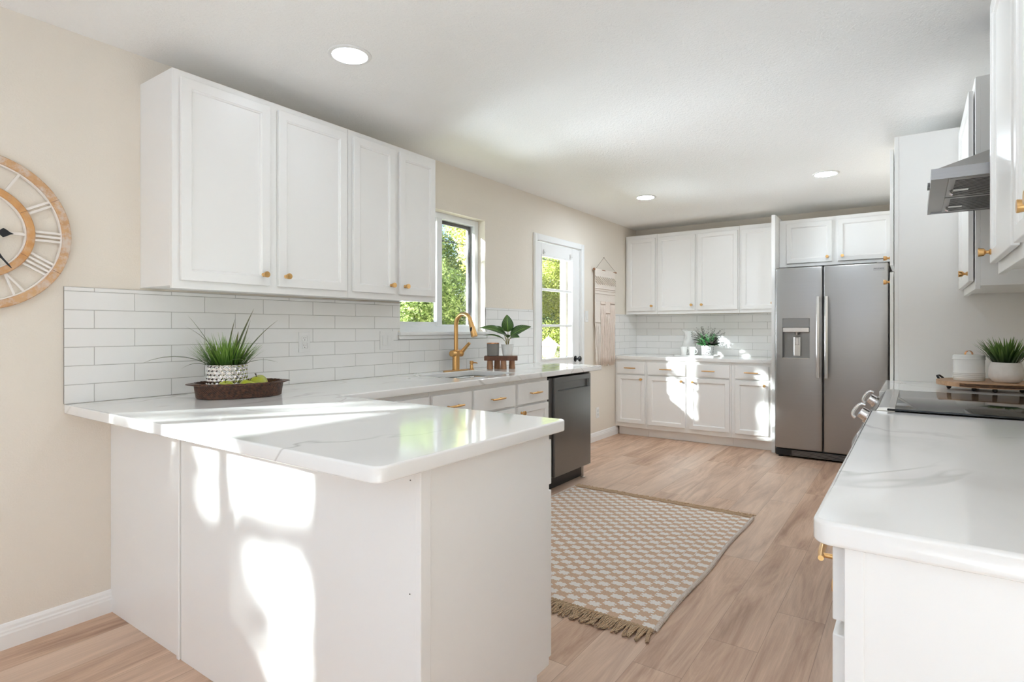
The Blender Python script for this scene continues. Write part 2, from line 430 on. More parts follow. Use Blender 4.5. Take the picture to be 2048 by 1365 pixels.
# window on the left wall behind the camera: its two lights throw the sun patches on the peninsula
bm = bmesh.new(); y0, y1, z0, z1 = SLD
box(bm, -0.04, 0.0, y0, y1, z0, z0 + 0.06); box(bm, -0.04, 0.0, y0, y1, z1 - 0.06, z1)
box(bm, -0.04, 0.0, y0, -1.2025, z0, z1); box(bm, -0.04, 0.0, y1 - 0.05, y1, z0, z1); box(bm, -0.04, 0.0, -0.496, -0.4105, z0, z1)
o = structure('window_2', bm, M['vinyl'])
for a, b in ((-1.2025, -0.496), (-0.4105, y1 - 0.05)):
    bm = bmesh.new(); box(bm, -0.022, -0.018, a, b, z0 + 0.06, z1 - 0.06); finish('pane', bm, M['glass'], o)
# big panes behind the camera
for nm, ax, a, b, c, d, pos in (('window_3', 'y', 1.0, 3.4, 0.9, 2.1, -3.86), ('window_4', 'x', -2.6, -0.8, 0.9, 2.1, 6.24)):
    bm = bmesh.new(); n = 4; t = 0.05
    def bb(u0, u1, z0_, z1_):
        if ax == 'y': box(bm, u0, u1, pos - 0.03, pos + 0.03, z0_, z1_)
        else: box(bm, pos - 0.03, pos + 0.03, u0, u1, z0_, z1_)
    bb(a, b, c, c + t); bb(a, b, d - t, d)
    for k in range(n + 1):
        u = a + (b - a - t) * k / n; bb(u, u + t, c, d)
    structure(nm, bm, M['vinyl'])

# exterior door on the left wall with casing
bm = bmesh.new(); y0, y1, z1 = DOOR[0], DOOR[1], DOOR[3]; cw = 0.057
for a, b, zz0, zz1 in ((y0 - cw + 0.008, y0 + 0.008, 0, z1 + cw - 0.008), (y1 - 0.008, y1 + cw - 0.008, 0, z1 + cw - 0.008), (y0 + 0.008, y1 - 0.008, z1 - 0.008, z1 + cw - 0.008)):
    box(bm, 0.0, 0.017, a, b, zz0, zz1, 0.003)
    if b - a < 0.1: box(bm, 0.0, 0.022, a + 0.006, a + 0.018, zz0, zz1 - 0.006, 0.002)
box(bm, -0.14, 0.0, y0 - 0.001, y0 + 0.012, 0, z1); box(bm, -0.14, 0.0, y1 - 0.012, y1 + 0.001, 0, z1); box(bm, -0.14, 0.0, y0 + 0.012, y1 - 0.012, z1 - 0.012, z1)
structure('trim_1', bm, M['trim'])
bm = bmesh.new(); dx0, dx1 = -0.052, -0.010; sy0, sy1 = y0 + 0.016, y1 - 0.016; gz0, gz1 = 0.935, 1.915; gy0, gy1 = 4.562, 5.140
box(bm, dx0, dx1, sy0, gy0, 0.01, z1 - 0.018, 0.002); box(bm, dx0, dx1, gy1, sy1, 0.01, z1 - 0.018, 0.002)
box(bm, dx0, dx1, gy0, gy1, gz1, z1 - 0.018, 0.002); box(bm, dx0, dx1, gy0, gy1, 0.01, gz0, 0.002)
for zc in (1.255, 1.600): box(bm, dx0 + 0.006, dx1 - 0.004, gy0, gy1, zc - 0.012, zc + 0.012, 0.003)
for a, b, c, d in ((gy0 - 0.012, gy0 - 0.0005, gz0 - 0.012, gz1 + 0.012), (gy1 + 0.0005, gy1 + 0.012, gz0 - 0.012, gz1 + 0.012)): box(bm, dx1 - 0.001, dx1 + 0.006, a, b, c, d, 0.002)
for zc in (gz0 - 0.003, gz1 + 0.003): box(bm, dx1 - 0.001, dx1 + 0.006, gy0, gy1, zc - 0.009, zc + 0.009, 0.002)
door = structure('door_1', bm, M['trim'])
bm = bmesh.new(); box(bm, -0.033, -0.029, gy0, gy1, gz0, gz1); finish('pane', bm, M['glass'], door)
bm = bmesh.new()
lathe(bm, [(0.0, 0.0), (0.030, 0.001), (0.031, 0.006), (0.022, 0.010), (0.012, 0.014), (0.010, 0.034), (0.020, 0.040), (0.028, 0.050), (0.028, 0.060), (0.020, 0.068), (0.0, 0.071)], 28, (dx1, 5.205, 0.917), 'x')
lathe(bm, [(0.0, 0.0), (0.030, -0.001), (0.031, -0.006), (0.012, -0.014), (0.010, -0.034), (0.028, -0.050), (0.020, -0.066), (0.0, -0.070)], 28, (dx0, 5.205, 0.917), 'x')
finish('door_knob', bm, M['blackgloss'], door, True, angle=40)
for zc in (1.79, 1.07, 0.25):
    bm = bmesh.new(); box(bm, dx1 - 0.002, 0.002, sy0 - 0.008, sy0 + 0.010, zc - 0.045, zc + 0.045, 0.002); tube(bm, [(0.004, sy0 - 0.002, zc - 0.048), (0.004, sy0 - 0.002, zc + 0.048)], 0.005, 10)
    finish('hinge', bm, M['plate'], door)
for yc in (4.60, 5.10):
    bm = bmesh.new(); box(bm, dx1, dx1 + 0.012, yc - 0.012, yc + 0.012, 1.925, 1.975, 0.003); tube(bm, [(dx1 + 0.016, yc - 0.018, 1.95), (dx1 + 0.016, yc + 0.018, 1.95)], 0.006, 8)
    finish('curtain_bracket', bm, M['plate'], door)

# ---------------------------------------------------------------- tile backsplashes
def tiles(name, axis, c, s, u0, u1, z0, z1, phase, label, holes=(), neg=False):
    """tiles on plane AXIS=c facing +/-; u along the wall"""
    bm = bmesh.new(); P, H, th, g = 0.308, 0.0775, 0.008, 0.0028
    def put(a, b, za, zb, d0, d1, bev, mi):
        lo, hi = min(c + s * d0, c + s * d1), max(c + s * d0, c + s * d1)
        if axis == 'x': box(bm, lo, hi, a, b, za, zb, bev, 1, mi)
        else: box(bm, a, b, lo, hi, za, zb, bev, 1, mi)
    rects = [(u0, u1, z0, z1)]
    for h in holes:
        nr = []
        for (a, b, za, zb) in rects:
            if h[0] >= b or h[1] <= a or h[2] >= zb or h[3] <= za: nr.append((a, b, za, zb)); continue
            if h[0] > a: nr.append((a, h[0], za, zb))
            if h[1] < b: nr.append((h[1], b, za, zb))
            if h[2] > za: nr.append((max(a, h[0]), min(b, h[1]), za, h[2]))
            if h[3] < zb: nr.append((max(a, h[0]), min(b, h[1]), h[3], zb))
        rects = nr
    for r in rects: put(r[0], r[1], r[2], r[3], 0.0005, 0.0066, 0, 1)
    k = 0; z = z0
    while z < z1 - 0.004:
        zb = min(z + H, z1); u = phase + (0 if k % 2 == 0 else P / 2)
        while u > u0: u -= P
        while u < u1:
            for (a, b, za, zc) in rects:
                A, B, C, D = max(u + g / 2, a), min(u + P - g / 2, b), max(z + g / 2, za), min(zb - g / 2, zc)
                if B - A > 0.006 and D - C > 0.004: put(A, B, C, D, 0.001, th, 0.0009, 0)
            u += P
        z += H; k += 1
    o = finish(name, bm, [M['tile'], M['grout']]); return tag(o, label, 'backsplash')
CT = 0.9145
tiles('tile_backsplash', 'x', 0, 1, 0.867, 3.715, CT, 1.397, 1.126 - 0.154, 'long white subway tile backsplash between the sink counter and the wall cabinets', holes=((2.735, 3.685, 1.19, 3), (2.715, 3.70, 1.152, 1.21)))
tiles('tile_backsplash', 'x', 0, 1, 3.715, 4.386, CT, 1.397, 3.99 - 0.3, 'small patch of white tile between the sink window and the glazed door', holes=())
tiles('tile_backsplash', 'y', YF, -1, 0.0085, 1.69, CT, 1.397, 0.30, 'white subway tile backsplash behind the plant on the far counter')
tiles('tile_backsplash', 'x', 0, 1, 6.135, YF - 0.0005, CT, 1.397, 6.4, 'short white tile return at the far end of the left wall')

# ---------------------------------------------------------------- cabinet parts
def door_bm(w, h, t=0.019, rail=0.057, dep=0.012, flat=False):
    """door with its front face at y=-t, back at 0, lower left corner at origin"""
    bm = bmesh.new(); box(bm, 0, w, -t, 0, 0, h, 0.0022, 2)
    if not flat:
        f = max((f for f in bm.faces if f.normal.y < -0.99 or f.calc_center_median().y < -t + 1e-5), key=lambda f: f.calc_area())
        bmesh.ops.inset_region(bm, faces=[f], thickness=rail - 0.0022, depth=0)
        bmesh.ops.inset_region(bm, faces=[f], thickness=0.003, depth=-0.003)
        bmesh.ops.inset_region(bm, faces=[f], thickness=0.006, depth=-0.002)
        bmesh.ops.inset_region(bm, faces=[f], thickness=0.003, depth=-(dep - 0.005))
    return bm
def knob_bm(x, z, y):
    bm = bmesh.new()
    lathe(bm, [(0.0, y + 0.001), (0.0095, y), (0.0095, y - 0.003), (0.006, y - 0.006), (0.0055, y - 0.013), (0.009, y - 0.016), (0.0125, y - 0.019), (0.0145, y - 0.033), (0.0138, y - 0.0345), (0.0, y - 0.035)], 24, (x, 0, z), 'y')
    return bm
def pull_bm(x, z, y, L=0.135):
    bm = bmesh.new(); n = 10
    pts = [(x - L / 2 + L * i / n, y - 0.030 - 0.004 * math.sin(PI * i / n), z) for i in range(n + 1)]
    tube(bm, pts, [0.0052 + 0.0016 * math.sin(PI * i / n) for i in range(n + 1)], 10)
    for sx in (-1, 1): tube(bm, [(x + sx * (L / 2 - 0.02), y + 0.001, z), (x + sx * (L / 2 - 0.02), y - 0.030, z)], 0.0045, 10)
    return bm
def cabinet(name, label, cat, loc, rotz, w, d, z0, z1, doors=(), drawers=(), toe=False, group=None, gapy=0.003, fframe=0.019, bottom_lip=0.0, toe_in=(0, 0), open_top=False, toe_d=0.07):
    """local frame: front face frame at y=0 facing -y, x 0..w, back at y=d. doors: (x0,x1,z0,z1,knobx,knobz)"""
    r = empty(name, loc, rotz, label, cat, group); zb = z0 + (0.10 if toe else 0)
    bm = bmesh.new(); T = 0.016
    box(bm, 0.0005, T, fframe, d, zb + bottom_lip, z1, 0.0008); box(bm, w - T, w - 0.0005, fframe, d, zb + bottom_lip, z1, 0.0008)
    box(bm, T, w - T, fframe, d, zb + bottom_lip, zb + bottom_lip + T); box(bm, T, w - T, d - 0.006, d, zb + bottom_lip, z1)
    if not open_top: box(bm, T, w - T, fframe, d, z1 - T, z1)
    finish('carcass', bm, M['cab'], r)
    bm = bmesh.new(); box(bm, 0.0004, w - 0.0004, 0, fframe, zb, z1, 0.0010); finish('face_frame', bm, M['cab'], r)
    if toe:
        bm = bmesh.new(); box(bm, 0.0005 + toe_in[0], w - 0.0005 - toe_in[1], toe_d, toe_d + 0.016, z0 + 0.001, zb); finish('toe_kick', bm, M['cab'], r)
    for (a, b, za, zc, kx, kz) in doors:
        bm = door_bm(b - a, zc - za); bmesh.ops.translate(bm, vec=(a, -gapy, za), verts=bm.verts)
        o = finish('door', bm, M['cab'], r)
        finish('knob', knob_bm(kx, kz, -gapy - 0.019), M['brass'], o, True, angle=35)
    for dr in drawers:
        a, b, za, zc = dr[:4]
        bm = door_bm(b - a, zc - za, flat=True); bmesh.ops.translate(bm, vec=(a, -gapy, za), verts=bm.verts)
        o = finish('drawer', bm, M['cab'], r)
        if len(dr) > 4: finish('pull', pull_bm((a + b) / 2, (za + zc) / 2, -gapy - 0.019), M['brass'], o, True, angle=40)
    return r
R90 = PI / 2
# left wall upper cabinets: local x = world y, front at X=0.308
def LU(y0, y1, drs, label):
    return cabinet('wall_cabinet', label, 'cabinet', (0.300, y0, 0), R90, y1 - y0, 0.299, 1.395, 2.322, [(a - y0, b - y0, 1.430, 2.290, k - y0, 1.480) for a, b, k in drs], bottom_lip=0.012)
LU(1.150, 2.062, [(1.178, 1.586, 1.550), (1.632, 2.040, 1.668)], 'wide white wall cabinet above the grassy plant and fruit basket')
LU(2.064, 2.768, [(2.088, 2.396, 2.360), (2.436, 2.744, 2.472)], 'narrower white wall cabinet beside the sink window')
# far wall uppers, front at Y=6.43
def FU(x0, x1, drs, label):
    return cabinet('wall_cabinet', label, 'cabinet', (x0, 6.435, 0), 0, x1 - x0, YF - 6.436, 1.395, 2.330, [(a - x0, b - x0, 1.435, 2.285, k - x0, 1.492) for a, b, k in drs], bottom_lip=0.012)
FU(0.010, 0.398, [(0.038, 0.378, 0.343)], 'white single-door wall cabinet in the far corner by the woven hanging')
FU(0.399, 1.316, [(0.418, 0.842, 0.808), (0.872, 1.298, 0.922)], 'white two-door wall cabinet above the leafy plant on the far counter')
FU(1.317, 1.688, [(1.338, 1.676, 1.648)], 'white single-door wall cabinet touching the tall refrigerator panel')
# tall panel beside refrigerator
bm = bmesh.new(); box(bm, 1.690, 1.724, 6.125, YF - 0.001, 0.0, 2.352, 0.001)
tag(finish('refrigerator_end_panel', bm, M['cab']), 'tall white end panel standing against the side of the steel refrigerator', 'panel')
# over-fridge cabinet
cabinet('wall_cabinet', 'low two-door white cabinet above the refrigerator', 'cabinet', (1.726, 6.34, 0), 0, 0.972, YF - 6.341, 1.846, 2.318,
        [(0.068, 0.470, 1.880, 2.278, 0.432, 1.925), (0.520, 0.950, 1.880, 2.278, 0.560, 1.925)])
# far base cabinets, face at Y=6.150
def FB(x0, x1, drs, drw, label, ti=(0, 0)):
    return cabinet('base_cabinet', label, 'cabinet', (x0, 6.150, 0), 0, x1 - x0, YF - 6.151, 0.0, 0.873, [(a - x0, b - x0, 0.150, 0.694, k - x0, 0.655) for a, b, k in drs],
                   [(a - x0, b - x0, 0.712, 0.846, 1) for a, b in drw], toe=True, toe_in=ti, toe_d=0.062)
FB(0.004, 0.386, [(0.034, 0.368, 0.332)], [(0.034, 0.368)], 'white far base cabinet nearest the left wall, one drawer over one door', (0.02, 0))
FB(0.387, 1.306, [(0.408, 0.826, 0.790), (0.870, 1.286, 0.912)], [(0.408, 0.826), (0.870, 1.286)], 'wide white far base cabinet with two drawers over two doors', (0, 0))
FB(1.307, 1.689, [(1.344, 1.664, 1.628)], [(1.344, 1.664)], 'white far base cabinet beside the refrigerator panel')
o = slab('countertop', [[(0.002, 6.128), (1.689, 6.128), (1.689, YF - 0.002), (0.002, YF - 0.002)]], 0.8745, CT - 0.0005, M['quartz'])
tag(o, 'white quartz countertop on the far wall under the small plant', 'countertop')

# sink run, face at X=0.630, local x = world y
def SB(y0, y1, drs, drw, label, name='base_cabinet'):
    return cabinet(name, label, 'cabinet', (0.632, y0, 0), R90, y1 - y0, 0.631, 0.0, 0.873, [(a - y0, b - y0, 0.130, 0.690, k - y0, 0.650) for a, b, k in drs],
                   [(a - y0, b - y0, 0.706, 0.846, 1) for a, b in drw], toe=True, open_top=True)
SB(1.72, 2.348, [(1.76, 2.332, 2.29)], [(1.76, 2.332)], 'white corner base cabinet behind the peninsula end of the sink run')
SB(2.349, 3.184, [(2.362, 2.706, 2.67), (2.728, 3.172, 2.765)], [(2.362, 2.706), (2.728, 3.172)], 'white base cabinet under the sink with two drawer fronts')
SB(3.185, 3.612, [(3.200, 3.596, 3.24)], [(3.200, 3.596)], 'white base cabinet between the sink cabinet and the dishwasher')
# dishwasher
dw = empty('dishwasher', (0.632, 3.615, 0), R90, 'dark stainless dishwasher at the end of the sink run', 'dishwasher')
bm = bmesh.new(); box(bm, 0.004, 0.632, 0.03, 0.58, 0.09, 0.862, 0.002); finish('body', bm, M['black'], dw)
bm = bmesh.new(); box(bm, 0.058, 0.634, -0.030, 0.028, 0.115, 0.858, 0.004, 2)
for co, no in (((0, 0, 0.752), (0, 0, 1)), ((0, 0, 0.822), (0, 0, 1)), ((0.098, 0, 0), (1, 0, 0)), ((0.612, 0, 0), (1, 0, 0))):
    bmesh.ops.bisect_plane(bm, geom=bm.verts[:] + bm.edges[:] + bm.faces[:], plane_co=co, plane_no=no)
fs = [f for f in bm.faces if f.calc_center_median().y < -0.029 and 0.098 < f.calc_center_median().x < 0.612 and 0.752 < f.calc_center_median().z < 0.822]
bmesh.ops.inset_region(bm, faces=fs, thickness=0.003, depth=0); bmesh.ops.inset_region(bm, faces=fs, thickness=0.006, depth=-0.020)
finish('door_panel', bm, M['steeld'], dw)
bm = bmesh.new(); box(bm, 0.004, 0.050, -0.012, 0.03, 0.115, 0.858, 0.003); box(bm, 0.051, 0.056, -0.026, 0.02, 0.115, 0.858, 0.001)
finish('side_trim', bm, M['steeld'], dw)
bm = bmesh.new(); box(bm, 0.01, 0.625, 0.05, 0.07, 0.004, 0.112); finish('toe_panel', bm, M['black'], dw)
bm = bmesh.new(); tube(bm, [(0.59, 0.02, 0.002), (0.59, 0.02, 0.10)], 0.008, 8); lathe(bm, [(0, 0.0), (0.02, 0.0), (0.02, 0.008), (0, 0.010)], 16, (0.59, 0.02, 0.0)); finish('levelling_foot', bm, M['steell'], dw)
# end panel beside dishwasher
bm = bmesh.new(); box(bm, 0.01, 0.645, 4.256, 4.275, 0.10, 0.8735, 0.001); box(bm, 0.01, 0.565, 4.256, 4.275, 0.0, 0.0995, 0.001)
tag(finish('counter_end_panel', bm, M['cab']), 'thin white end panel closing the sink run beside the dishwasher', 'panel')

# L-shaped worktop with sink cutout
outl = rounded([(0.002, 0.869), (1.876, 0.869), (1.876, 1.712), (0.672, 1.712), (0.672, 4.437), (0.002, 4.437)], [0, 0.032, 0.02, 0.012, 0.012, 0])
hole = rounded([(0.135, 2.745), (0.135, 3.345), (0.552, 3.345), (0.552, 2.745)], [0.02] * 4)
o = slab('countertop', [outl, hole], 0.8745, CT - 0.0005, M['quartz'], 0.006, 4)
tag(o, 'large L-shaped white quartz countertop over the peninsula and the sink run', 'countertop')
# sink
bm = bmesh.new()
def sinkring(x0, x1, y0, y1, z, r=0.03):
    return [bm.verts.new((x, y, z)) for x, y in rounded([(x0, y0), (x0, y1), (x1, y1), (x1, y0)], [r] * 4, 5)]
rings = [sinkring(0.120, 0.567, 2.730, 3.360, 0.873), sinkring(0.137, 0.550, 2.748, 3.342, 0.873), sinkring(0.140, 0.547, 2.751, 3.339, 0.868), sinkring(0.150, 0.537, 2.761, 3.329, 0.70), sinkring(0.18, 0.507, 2.79, 3.30, 0.685)]
for A, B in zip(rings, rings[1:]):
    for i in range(len(A)): bm.faces.new((A[i], A[(i + 1) % len(A)], B[(i + 1) % len(A)], B[i]))
bm.faces.new(rings[-1])
sk = finish('sink_basin', bm, M['steell'], None, True, angle=40); tag(sk, 'stainless undermount sink set in the counter below the window', 'sink')
bm = bmesh.new(); lathe(bm, [(0.0, 0.687), (0.02, 0.686), (0.045, 0.689), (0.048, 0.686)], 24, (0.34, 3.045, 0)); finish('drain', bm, M['chrome'], sk, True, angle=40)

# faucet
fy, fx = 3.225, 0.082
fa = empty('kitchen_faucet', (fx, fy, CT), 0, 'tall brushed brass pull-down faucet behind the sink', 'faucet')
bm = bmesh.new()
pl = rounded([(-0.032, -0.125), (0.032, -0.125), (0.032, 0.125), (-0.032, 0.125)], [0.03] * 4, 6)
A = [bm.verts.new((x, y, 0)) for x, y in pl]; B = [bm.verts.new((x, y, 0.005)) for x, y in pl]; C = [bm.verts.new((x * 0.95, y * 0.985, 0.0065)) for x, y in pl]
for P_, Q_ in ((A, B), (B, C)):
    for i in range(len(pl)): bm.faces.new((P_[i], P_[(i + 1) % len(pl)], Q_[(i + 1) % len(pl)], Q_[i]))
bm.faces.new(C); bm.faces.new(A)
finish('base_plate', bm, M['brass'], fa)
bm = bmesh.new(); lathe(bm, [(0.0, 0.005), (0.029, 0.005), (0.029, 0.009), (0.0265, 0.012), (0.0265, 0.150), (0.018, 0.156), (0.0, 0.157)], 32)
lathe(bm, [(0.0, -0.052), (0.022, -0.051), (0.0235, -0.045), (0.0235, 0.048), (0.0, 0.049)], 28, (0, 0, 0.128), 'y')
finish('body', bm, M['brass'], fa, True, angle=35)
# spout: rises then arcs over the basin (towards +x with a slight turn)
dirx, diry = math.cos(math.radians(-8)), math.sin(math.radians(-8))
pts = [(0, 0, 0.150 + 0.02 * i) for i in range(10)]; R_ = 0.082
for i in range(1, 17):
    a = PI * i / 17.5; d_ = R_ - R_ * math.cos(a); pts.append((d_ * dirx, d_ * diry, 0.335 + R_ * math.sin(a)))
bm = bmesh.new(); tube(bm, pts, 0.0155, 18); e1 = Vector(pts[-1]); e0 = Vector(pts[-2]); dd = (e1 - e0).normalized()
finish('spout', bm, M['brass'], fa, True, angle=50)
bm = bmesh.new(); tube(bm, [e1 - dd * 0.002, e1 + dd * 0.002], [0.0135, 0.0135], 18); tube(bm, [e1 + dd * 0.002, e1 + dd * 0.03, e1 + dd * 0.105, e1 + dd * 0.11], [0.0175, 0.019, 0.0235, 0.021], 20)
sp = finish('spray_head', bm, M['brass'], fa, True, angle=40)
bm = bmesh.new(); c_ = e1 + dd * 0.055; lathe(bm, [(0.0, 0.006), (0.007, 0.005), (0.009, 0.0), (0.009, -0.01)], 16, (c_.x, c_.y - 0.021, c_.z), 'y', sy=2.0)
for v in bm.verts: v.co.y = c_.y - 0.018 - (v.co.y - (c_.y - 0.021))
finish('spray_button', bm, M['black'], sp, True)
bm = bmesh.new(); tube(bm, [(0, 0.045, 0.128), (0.012, 0.056, 0.140), (0.075, 0.066, 0.205)], [0.0145, 0.0150, 0.011], 14); lathe(bm, [(0, 0.046), (0.026, 0.046), (0.026, 0.060), (0, 0.061)], 24, (0, 0, 0.128), 'y')
finish('handle', bm, M['brass'], fa, True, angle=50)
sd = empty('soap_dispenser', (0.100, 3.385, CT), 0, 'short brass soap dispenser standing just right of the faucet', 'soap dispenser')
bm = bmesh.new(); lathe(bm, [(0, 0), (0.021, 0), (0.021, 0.004), (0.013, 0.007), (0.013, 0.030), (0.0105, 0.034), (0.0105, 0.040), (0.0145, 0.042), (0.0145, 0.066), (0.0, 0.067)], 24); finish('pump', bm, M['brass'], sd, True, angle=35)
bm = bmesh.new(); tube(bm, [(0.010, 0, 0.054), (0.05, 0.0, 0.053), (0.055, 0, 0.048)], [0.0045, 0.004, 0.004], 10); finish('spout', bm, M['brass'], sd, True, angle=40)

# ---------------------------------------------------------------- peninsula
pn = empty('peninsula_cabinet', (0, 0, 0), 0, 'long white panelled peninsula cabinet with its plain back towards the camera', 'cabinet')
YB, XE, YD = 1.035, 1.850, 1.640
bm = bmesh.new(); box(bm, 0.001, 0.622, YB, YB + 0.016, 0.0, 0.8735, 0.0008); finish('back_panel', bm, M['cab'], pn)
bm = bmesh.new(); box(bm, 0.634, XE - 0.022, YB - 0.004, YB + 0.014, 0.0, 0.8735, 0.0008); finish('back_panel', bm, M['cab'], pn)
bm = bmesh.new(); box(bm, 0.612, 0.631, YB - 0.011, YB + 0.002, 0.0, 0.8735, 0.0035, 3); finish('seam_trim', bm, M['cab'], pn)
bm = bmesh.new(); box(bm, XE - 0.045, XE + 0.002, YB - 0.008, YB + 0.010, 0.0, 0.8735, 0.002); box(bm, XE - 0.014, XE + 0.006, YB - 0.010, YB + 0.028, 0.0, 0.8735, 0.0025, 2)
finish('corner_trim', bm, M['cab'], pn)
bm = bmesh.new(); box(bm, XE - 0.016, XE, YB + 0.012, YD, 0.10, 0.8735, 0.0008); box(bm, XE - 0.016, XE, YB + 0.012, YD - 0.075, 0.0, 0.0995, 0.0008); finish('end_panel', bm, M['cab'], pn)
bm = bmesh.new(); box(bm, 0.70, XE - 0.017, YD - 0.019, YD, 0.10, 0.8735); finish('face_frame', bm, M['cab'], pn)
bm = bmesh.new(); box(bm, 0.70, XE - 0.020, YD - 0.092, YD - 0.076, 0.001, 0.10); finish('toe_kick', bm, M['cab'], pn)
bm = bmesh.new(); box(bm, 0.642, XE - 0.017, YB + 0.018, YD - 0.02, 0.10, 0.116); finish('cabinet_floor', bm, M['cab'], pn)
for a, b, kx in ((0.722, 1.255, 1.215), (1.275, XE - 0.004, 1.315)):
    bm = door_bm(b - a, 0.560); bmesh.ops.rotate(bm, cent=(0, 0, 0), matrix=Matrix.Rotation(PI, 3, 'Z'), verts=bm.verts); bmesh.ops.translate(bm, vec=(b, YD + 0.003, 0.120), verts=bm.verts); d_ = finish('door', bm, M['cab'], pn)
    bm = knob_bm(0, 0.64, -0.022); bmesh.ops.rotate(bm, cent=(0, 0, 0), matrix=Matrix.Rotation(PI, 3, 'Z'), verts=bm.verts); bmesh.ops.translate(bm, vec=(kx, YD, 0), verts=bm.verts); finish('knob', bm, M['brass'], d_, True, angle=35)
    bm = door_bm(b - a, 0.150, flat=True); bmesh.ops.rotate(bm, cent=(0, 0, 0), matrix=Matrix.Rotation(PI, 3, 'Z'), verts=bm.verts); bmesh.ops.translate(bm, vec=(b, YD + 0.003, 0.700), verts=bm.verts); d_ = finish('drawer', bm, M['cab'], pn)
    bm = pull_bm(0, 0.775, -0.022); bmesh.ops.rotate(bm, cent=(0, 0, 0), matrix=Matrix.Rotation(PI, 3, 'Z'), verts=bm.verts); bmesh.ops.translate(bm, vec=((a + b) / 2, YD, 0), verts=bm.verts); finish('pull', bm, M['brass'], d_, True, angle=40)
for (x, y, z) in ((XE - 0.030, YB - 0.009, 0.845), (XE - 0.032, YB - 0.009, 0.56)):
    bm = bmesh.new(); lathe(bm, [(0, 0), (0.0016, 0), (0.0016, -0.0012), (0, -0.0012)], 8, (x, y, z), 'y'); finish('nail_head', bm, M['plug'], pn)

# ---------------------------------------------------------------- right side run, faces at X=2.756 facing -X
def RB(y1, y0, drs, drw, label):   # local x runs to -y from y1
    return cabinet('base_cabinet', label, 'cabinet', (2.756, y1, 0), -R90, y1 - y0, XR - 2.757, 0.0, 0.873, [(y1 - b, y1 - a, 0.118, 0.708, y1 - k, 0.66) for a, b, k in drs],
                   [(y1 - b, y1 - a, 0.732, 0.855, 1) for a, b in drw], toe=True, gapy=0.001)
RB(2.560, 1.475, [(1.50, 2.01, 1.97), (2.03, 2.54, 2.07)], [(1.50, 2.01), (2.03, 2.54)], 'white base cabinet between the range and the drawer cabinet by the camera')
RB(1.474, 1.082, [(1.104, 1.452, 1.436)], [(1.104, 1.452)], 'white base cabinet nearest the camera under the right-hand countertop')
bm = bmesh.new(); box(bm, 2.757, XR - 0.001, 1.060, 1.0805, 0.0, 0.8735, 0.001); box(bm, 2.757, 2.785, 1.056, 1.0605, 0.0, 0.8735, 0.0015)
tag(finish('counter_end_panel', bm, M['cab']), 'plain white end panel closing the right-hand cabinets towards the camera', 'panel')
o = slab('countertop', [rounded([(2.712, 1.040), (XR - 0.001, 1.040), (XR - 0.001, 2.566), (2.712, 2.566)], [0.03, 0, 0, 0.004])], 0.8745, CT - 0.0005, M['quartz'], 0.007, 4)
tag(o, 'white quartz countertop nearest the camera, on this side of the range', 'countertop')
RB(4.124, 3.372, [(3.40, 3.74, 3.70), (3.76, 4.10, 3.80)], [(3.40, 3.74), (3.76, 4.10)], 'white base cabinet between the range and the tall pantry')
o = slab('countertop', [rounded([(2.706, 3.366), (XR - 0.001, 3.366), (XR - 0.001, 4.126), (2.706, 4.126)], [0.004, 0, 0, 0.0])], 0.8745, CT - 0.0005, M['quartz'], 0.005, 3)
tag(o, 'white quartz countertop between the range and the pantry under the wooden board', 'countertop')

# range
rg = empty('range', (0, 0, 0), 0, 'stainless slide-in electric range with a black glass top', 'range')
bm = bmesh.new(); box(bm, 2.775, XR - 0.03, 2.572, 3.362, 0.03, 0.905, 0.002); finish('body', bm, M['steel'], rg)
bm = bmesh.new(); box(bm, 2.765, XR - 0.004, 2.568, 3.364, 0.9155, 0.925, 0.0035, 2); finish('cooktop', bm, M['blackgloss'], rg, True, angle=30)
bm = bmesh.new()   # steel rim at the cooktop front and sloped control panel
pr = [(2.768, 0.928), (2.738, 0.926), (2.668, 0.820), (2.668, 0.805), (2.775, 0.800), (2.790, 0.915), (2.790, 0.928)]
A = [bm.verts.new((x, 2.571, z)) for x, z in pr]; B = [bm.verts.new((x, 3.361, z)) for x, z in pr]
for i in range(len(pr)): bm.faces.new((A[i], A[(i + 1) % len(pr)], B[(i + 1) % len(pr)], B[i]))
bm.faces.new(A); bm.faces.new(B[::-1]); finish('control_panel', bm, M['steell'], rg)
bm = bmesh.new()
n_ = Vector((-(0.926 - 0.820), 0, (2.738 - 2.668))).normalized()
def slope(u, y, h=0.0): p = Vector((2.668, 0, 0.820)).lerp(Vector((2.738, 0, 0.926)), u); return (p.x + n_.x * h, y, p.z + n_.z * h)
a = [slope(0.10, 2.60, 0.001), slope(0.95, 2.60, 0.001), slope(0.95, 3.33, 0.001), slope(0.10, 3.33, 0.001)]; quad(bm, *a); finish('display_glass', bm, M['steeld'], rg)
for yk in (2.675, 3.235):
    bm = bmesh.new(); c0 = Vector(slope(0.5, yk, 0.001))
    tube(bm, [c0, c0 + n_ * 0.010, c0 + n_ * 0.011, c0 + n_ * 0.034, c0 + n_ * 0.037], [0.030, 0.030, 0.024, 0.0225, 0.019], 26)
    gx = Vector((0.070, 0, 0.106)).normalized()
    g0 = c0 + n_ * 0.036
    tube(bm, [g0 - gx * 0.031 * math.cos(PI * i / 14) + n_ * 0.020 * math.sin(PI * i / 14) ** 0.6 for i in range(15)], 0.0062, 10)
    finish('burner_knob', bm, M['chrome'], rg, True, angle=40)
bm = bmesh.new(); box(bm, 2.700, 2.774, 2.574, 3.358, 0.26, 0.790, 0.006, 2); od = finish('oven_door', bm, M['steel'], rg)
bm = bmesh.new(); box(bm, 2.6985, 2.7, 2.70, 3.23, 0.36, 0.62); finish('oven_window', bm, M['blackgloss'], od)
